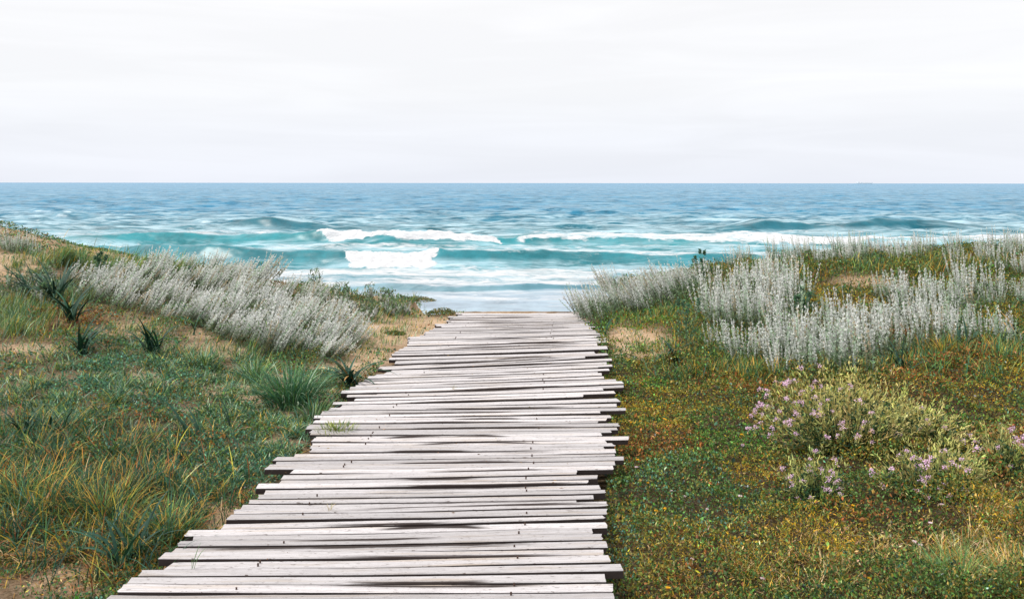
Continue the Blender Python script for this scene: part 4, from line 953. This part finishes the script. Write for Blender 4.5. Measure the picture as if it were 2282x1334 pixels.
# ------------------------------------------------------------------ spurges
def spurge(world, h, n, label, seed):
    g = np.random.default_rng(seed); root = empty('spurge', world); tag(root, label, 'spurge')
    for i in range(n):
        ac = Acc(); az = g.uniform(0, 6.283); th = g.uniform(.05, .3)
        Lh = h * g.uniform(.75, 1.1); p0 = np.array([[g.normal(0, .02), g.normal(0, .02), 0]])
        blades(ac, p0, Lh, .008, az, th, .1, (.10, .13, .08), (.14, .2, .1), 4, g=g); e_ = blades(ac, p0, Lh, .008, az, th, .1, (.10, .13, .08), (.14, .2, .1), 4, face=1.57, g=g)
        m = 90; t = np.concatenate([g.uniform(.35, 1, m // 2), g.uniform(.88, 1.02, m - m // 2)])
        base = p0 + (e_ - p0) * t[:, None]; ph = g.uniform(0, 6.283, m)
        D = np.stack([np.cos(ph), np.sin(ph), g.uniform(.0, 1.1, m)], 1)
        leaves(ac, base, D, g.uniform(.022, .038, m), .013, jit((.10, .20, .12), m, .2, .1, g), g)
        ac.obj('leafy_stem', M_leaf, root)
def gw(px, py): return ground_at(px, py)
spurge((2.55, 11.9, float(H(2.55, 11.9))), .36, 5, 'leafy green spurge with round heads on the right crest against the sea', 1)
spurge(gw(1530, 800), .42, 4, 'tall dark spurge rising beside the round strap tuft right of the walk', 2)
spurge(gw(420, 632), .15, 6, 'round green spurge behind the dark strap clump on the left crest', 3)
spurge(gw(215, 625), .26, 7, 'bushy green spurge on the upper left slope above the strap clump', 4)
spurge(gw(1790, 720), .28, 5, 'pale green spurge between silver clumps on the right dune', 5)

# low sprawling plants on the crest beside the sea
def cushion(world, rx, hgt, n, cols, label, seed):
    g = np.random.default_rng(seed); ac = Acc(); a = g.uniform(0, 6.283, n); u = g.random(n) ** .5
    P = np.stack([rx * u * np.cos(a), rx * .6 * u * np.sin(a), hgt * (1 - u ** 2) * g.uniform(.1, 1, n)], 1)
    D = g.normal(size=(n, 3)); D[:, 2] = np.abs(D[:, 2]) + .3
    ci = g.integers(0, len(cols), n); leaves(ac, P, D, g.uniform(.012, .026, n), .009, jit(np.array(cols)[ci], n, .3, .1, g), g)
    o = ac.obj('cushion_plant', M_leaf); o.location = world; tag(o, label, 'plant', 'low cushion plants'); return o
cg = [(.06, .12, .04), (.12, .16, .05), (.3, .2, .06)]
for i, (x, y, rx, h, lab) in enumerate([(985, 700, .20, .10, 'green cushion plant at the far left corner of the boardwalk'), (930, 695, .26, .08, 'green and brown cushion plant next to the far left corner plant'), (850, 690, .22, .07, 'dark green cushion in the sand midway down the seaward slope'),
        (790, 668, .2, .07, 'small green cushion on the pale sand below the crest'), (650, 612, .35, .1, 'brown-green cushion mound on the left crest behind the silver drift'), (560, 605, .3, .09, 'olive cushion mound on the left crest touching the silver drift'),
        (700, 632, .25, .08, 'olive cushion on the crest going down towards the sea'), (880, 745, .12, .04, 'tiny cushion on sand by the stepped left plank ends')]):
    gp = ground_at(x, y)
    if gp: cushion(gp, rx, h * .8, 1400, cg, lab, 120 + i)

# ------------------------------------------------------------------ small flowers
def blossom(px, py, name, col, r, label, group, seed, up=.03):
    gp = ground_at(px, py + up * 2000 / 5)
    g = np.random.default_rng(seed); ac = Acc(); n = 7; a = np.arange(n) / n * 6.283 + g.random()
    D = np.stack([np.cos(a), np.sin(a), .35 + 0 * a], 1); leaves(ac, np.zeros((n, 3)), D, r, r * .9, jit(col, n, .06, .03, g), g)
    o = ac.obj(name, M_petal); o.location = (gp[0], gp[1], gp[2] + up + .03); tag(o, label, 'flower', group)
WH = [(1420, 1073), (1419, 1052), (1520, 1176), (1527, 1120), (1498, 1108), (1577, 1195), (2038, 1225), (2052, 1232), (2074, 1181), (1700, 1308), (1545, 1265), (1870, 1050), (1650, 1118), (2099, 1140), (1577, 1150)]
for i, (x, y) in enumerate(WH): blossom(x, y, 'pale_blossom', (.85, .68, .72), .013, 'tiny pale pink blossom in the low mat right of the boardwalk', 'pale pink blossoms in the right mat', 200 + i)
YE = [(1653, 977), (1435, 851), (1563, 930), (1587, 1097), (1637, 1216), (1769, 1185), (1463, 1152), (1901, 1140), (1421, 1034), (1894, 1222), (1482, 1148), (1755, 1172), (2225, 1215), (2190, 868), (2208, 858), (1938, 1308), (1395, 862), (1420, 870), (1428, 945), (1450, 900), (1484, 942), (1500, 905), (1407, 948), (1480, 940), (1370, 712), (1408, 738), (1345, 730), (1960, 1330), (1490, 1330), (1446, 1088)]
for i, (x, y) in enumerate(YE): blossom(x, y, 'yellow_blossom', (.80, .46, .03), .012, 'tiny golden yellow blossom in the low mat right of the boardwalk', 'yellow blossoms in the right mat', 300 + i)

# ------------------------------------------------------------------ pebbles and wrack at the top of the beach, dry bits on the walk
def pebble_mesh(seed):
    g = np.random.default_rng(seed); V = []; nu, nv = 8, 5
    for j in range(nv + 1):
        for i in range(nu):
            th = math.pi * j / nv; ph = 6.283 * i / nu; V.append([math.sin(th) * math.cos(ph), math.sin(th) * math.sin(ph) * .8, math.cos(th) * .55])
    V = np.array(V) * (1 + g.normal(0, .08, (len(V), 1))); Q = np.array([[j * nu + i, j * nu + (i + 1) % nu, (j + 1) * nu + (i + 1) % nu, (j + 1) * nu + i] for j in range(nv) for i in range(nu)])
    return V, Q
M_peb = plain('pebble', (.18, .16, .15), .8)
g = np.random.default_rng(5); protos = []
for s in (1, 2, 3):
    V, Q = pebble_mesh(s); o = mesh_obj('pebble', V, Q, M_peb, smooth=True); protos.append(o)
for i in range(26):
    X = g.uniform(-.75, .95); Y = 11.3 + g.uniform(0, .18); o = protos[i] if i < 3 else protos[i % 3].copy()
    if i >= 3: COL.objects.link(o)
    s = g.uniform(.008, .022); o.scale = (s * 1.4, s, s); o.rotation_euler = (0, 0, g.uniform(0, 3)); o.location = (X, Y, float(H(X, Y)) + s * .5)
    tag(o, 'small dark pebble or bit of wrack on sand at the seaward end of the boardwalk', 'pebble', 'pebbles at the seaward end of the walk')

gd = np.random.default_rng(66); nb = 120; Yb = 3.6 + 7.2 * gd.random(nb) ** .8; Xb = wc(Yb) + gd.normal(0, .35, nb) + np.where(gd.random(nb) < .5, -.45, .3)
okb = inwalk(Xb, Yb, -.12); Xb, Yb = Xb[okb], Yb[okb]; nb = len(Xb); acd = Acc()
leaves(acd, np.stack([Xb, Yb, np.full(nb, .012)], 1), np.stack([gd.normal(size=nb), gd.normal(size=nb), .1 * gd.normal(size=nb)], 1), gd.uniform(.008, .03, nb), .006, jit((.24, .15, .07), nb, .4, .1, gd), gd)
o = acd.obj('leaf_litter', M_leaf); tag(o, 'scattered dry leaf bits and straw lying on the planks', 'leaf litter', kind='stuff')

# ------------------------------------------------------------------ ship on the horizon
M_ship = plain('hazed_ship', (.86, .88, .92), .6)  # distance haze is painted in as the paleness of this colour
def boxes(lst):
    V = []; Q = []
    for (x0, x1, y0, y1, z0, z1) in lst:
        n_ = len(V); V += [[x0, y0, z0], [x1, y0, z0], [x1, y1, z0], [x0, y1, z0], [x0, y0, z1], [x1, y0, z1], [x1, y1, z1], [x0, y1, z1]]
        Q += [[n_, n_ + 3, n_ + 2, n_ + 1], [n_ + 4, n_ + 5, n_ + 6, n_ + 7], [n_, n_ + 1, n_ + 5, n_ + 4], [n_ + 1, n_ + 2, n_ + 6, n_ + 5], [n_ + 2, n_ + 3, n_ + 7, n_ + 6], [n_ + 3, n_, n_ + 4, n_ + 7]]
    return np.array(V, float), np.array(Q)
D_ = 9000.0
ship = empty('cargo_ship', ((1925 - CX) / F * D_, D_, SEA)); tag(ship, 'faint pale cargo ship on the horizon at the right', 'ship')
hull = np.array([[-70, -8, 0], [60, -8, 0], [78, 0, 0], [60, 8, 0], [-70, 8, 0], [-74, -10, 9], [64, -10, 9], [90, 0, 12], [64, 10, 9], [-74, 10, 9]], float)
mesh_obj('hull', hull, [np.array([[0, 1, 6, 5], [1, 2, 7, 6], [2, 3, 8, 7], [3, 4, 9, 8], [4, 0, 5, 9]]), np.array([[5, 6, 7, 8, 9]]), np.array([[4, 3, 2, 1, 0]])], M_ship, ship)
V, Q = boxes([(-66, -48, -8, 8, 9, 20), (-60, -54, -2, 2, 20, 24)]); mesh_obj('deckhouse', V, Q, M_ship, ship)
V, Q = boxes([(-35, -2, -8, 8, 9, 14), (4, 40, -8, 8, 9, 13)]); mesh_obj('cargo_stack', V, Q, M_ship, ship)
label_rows()
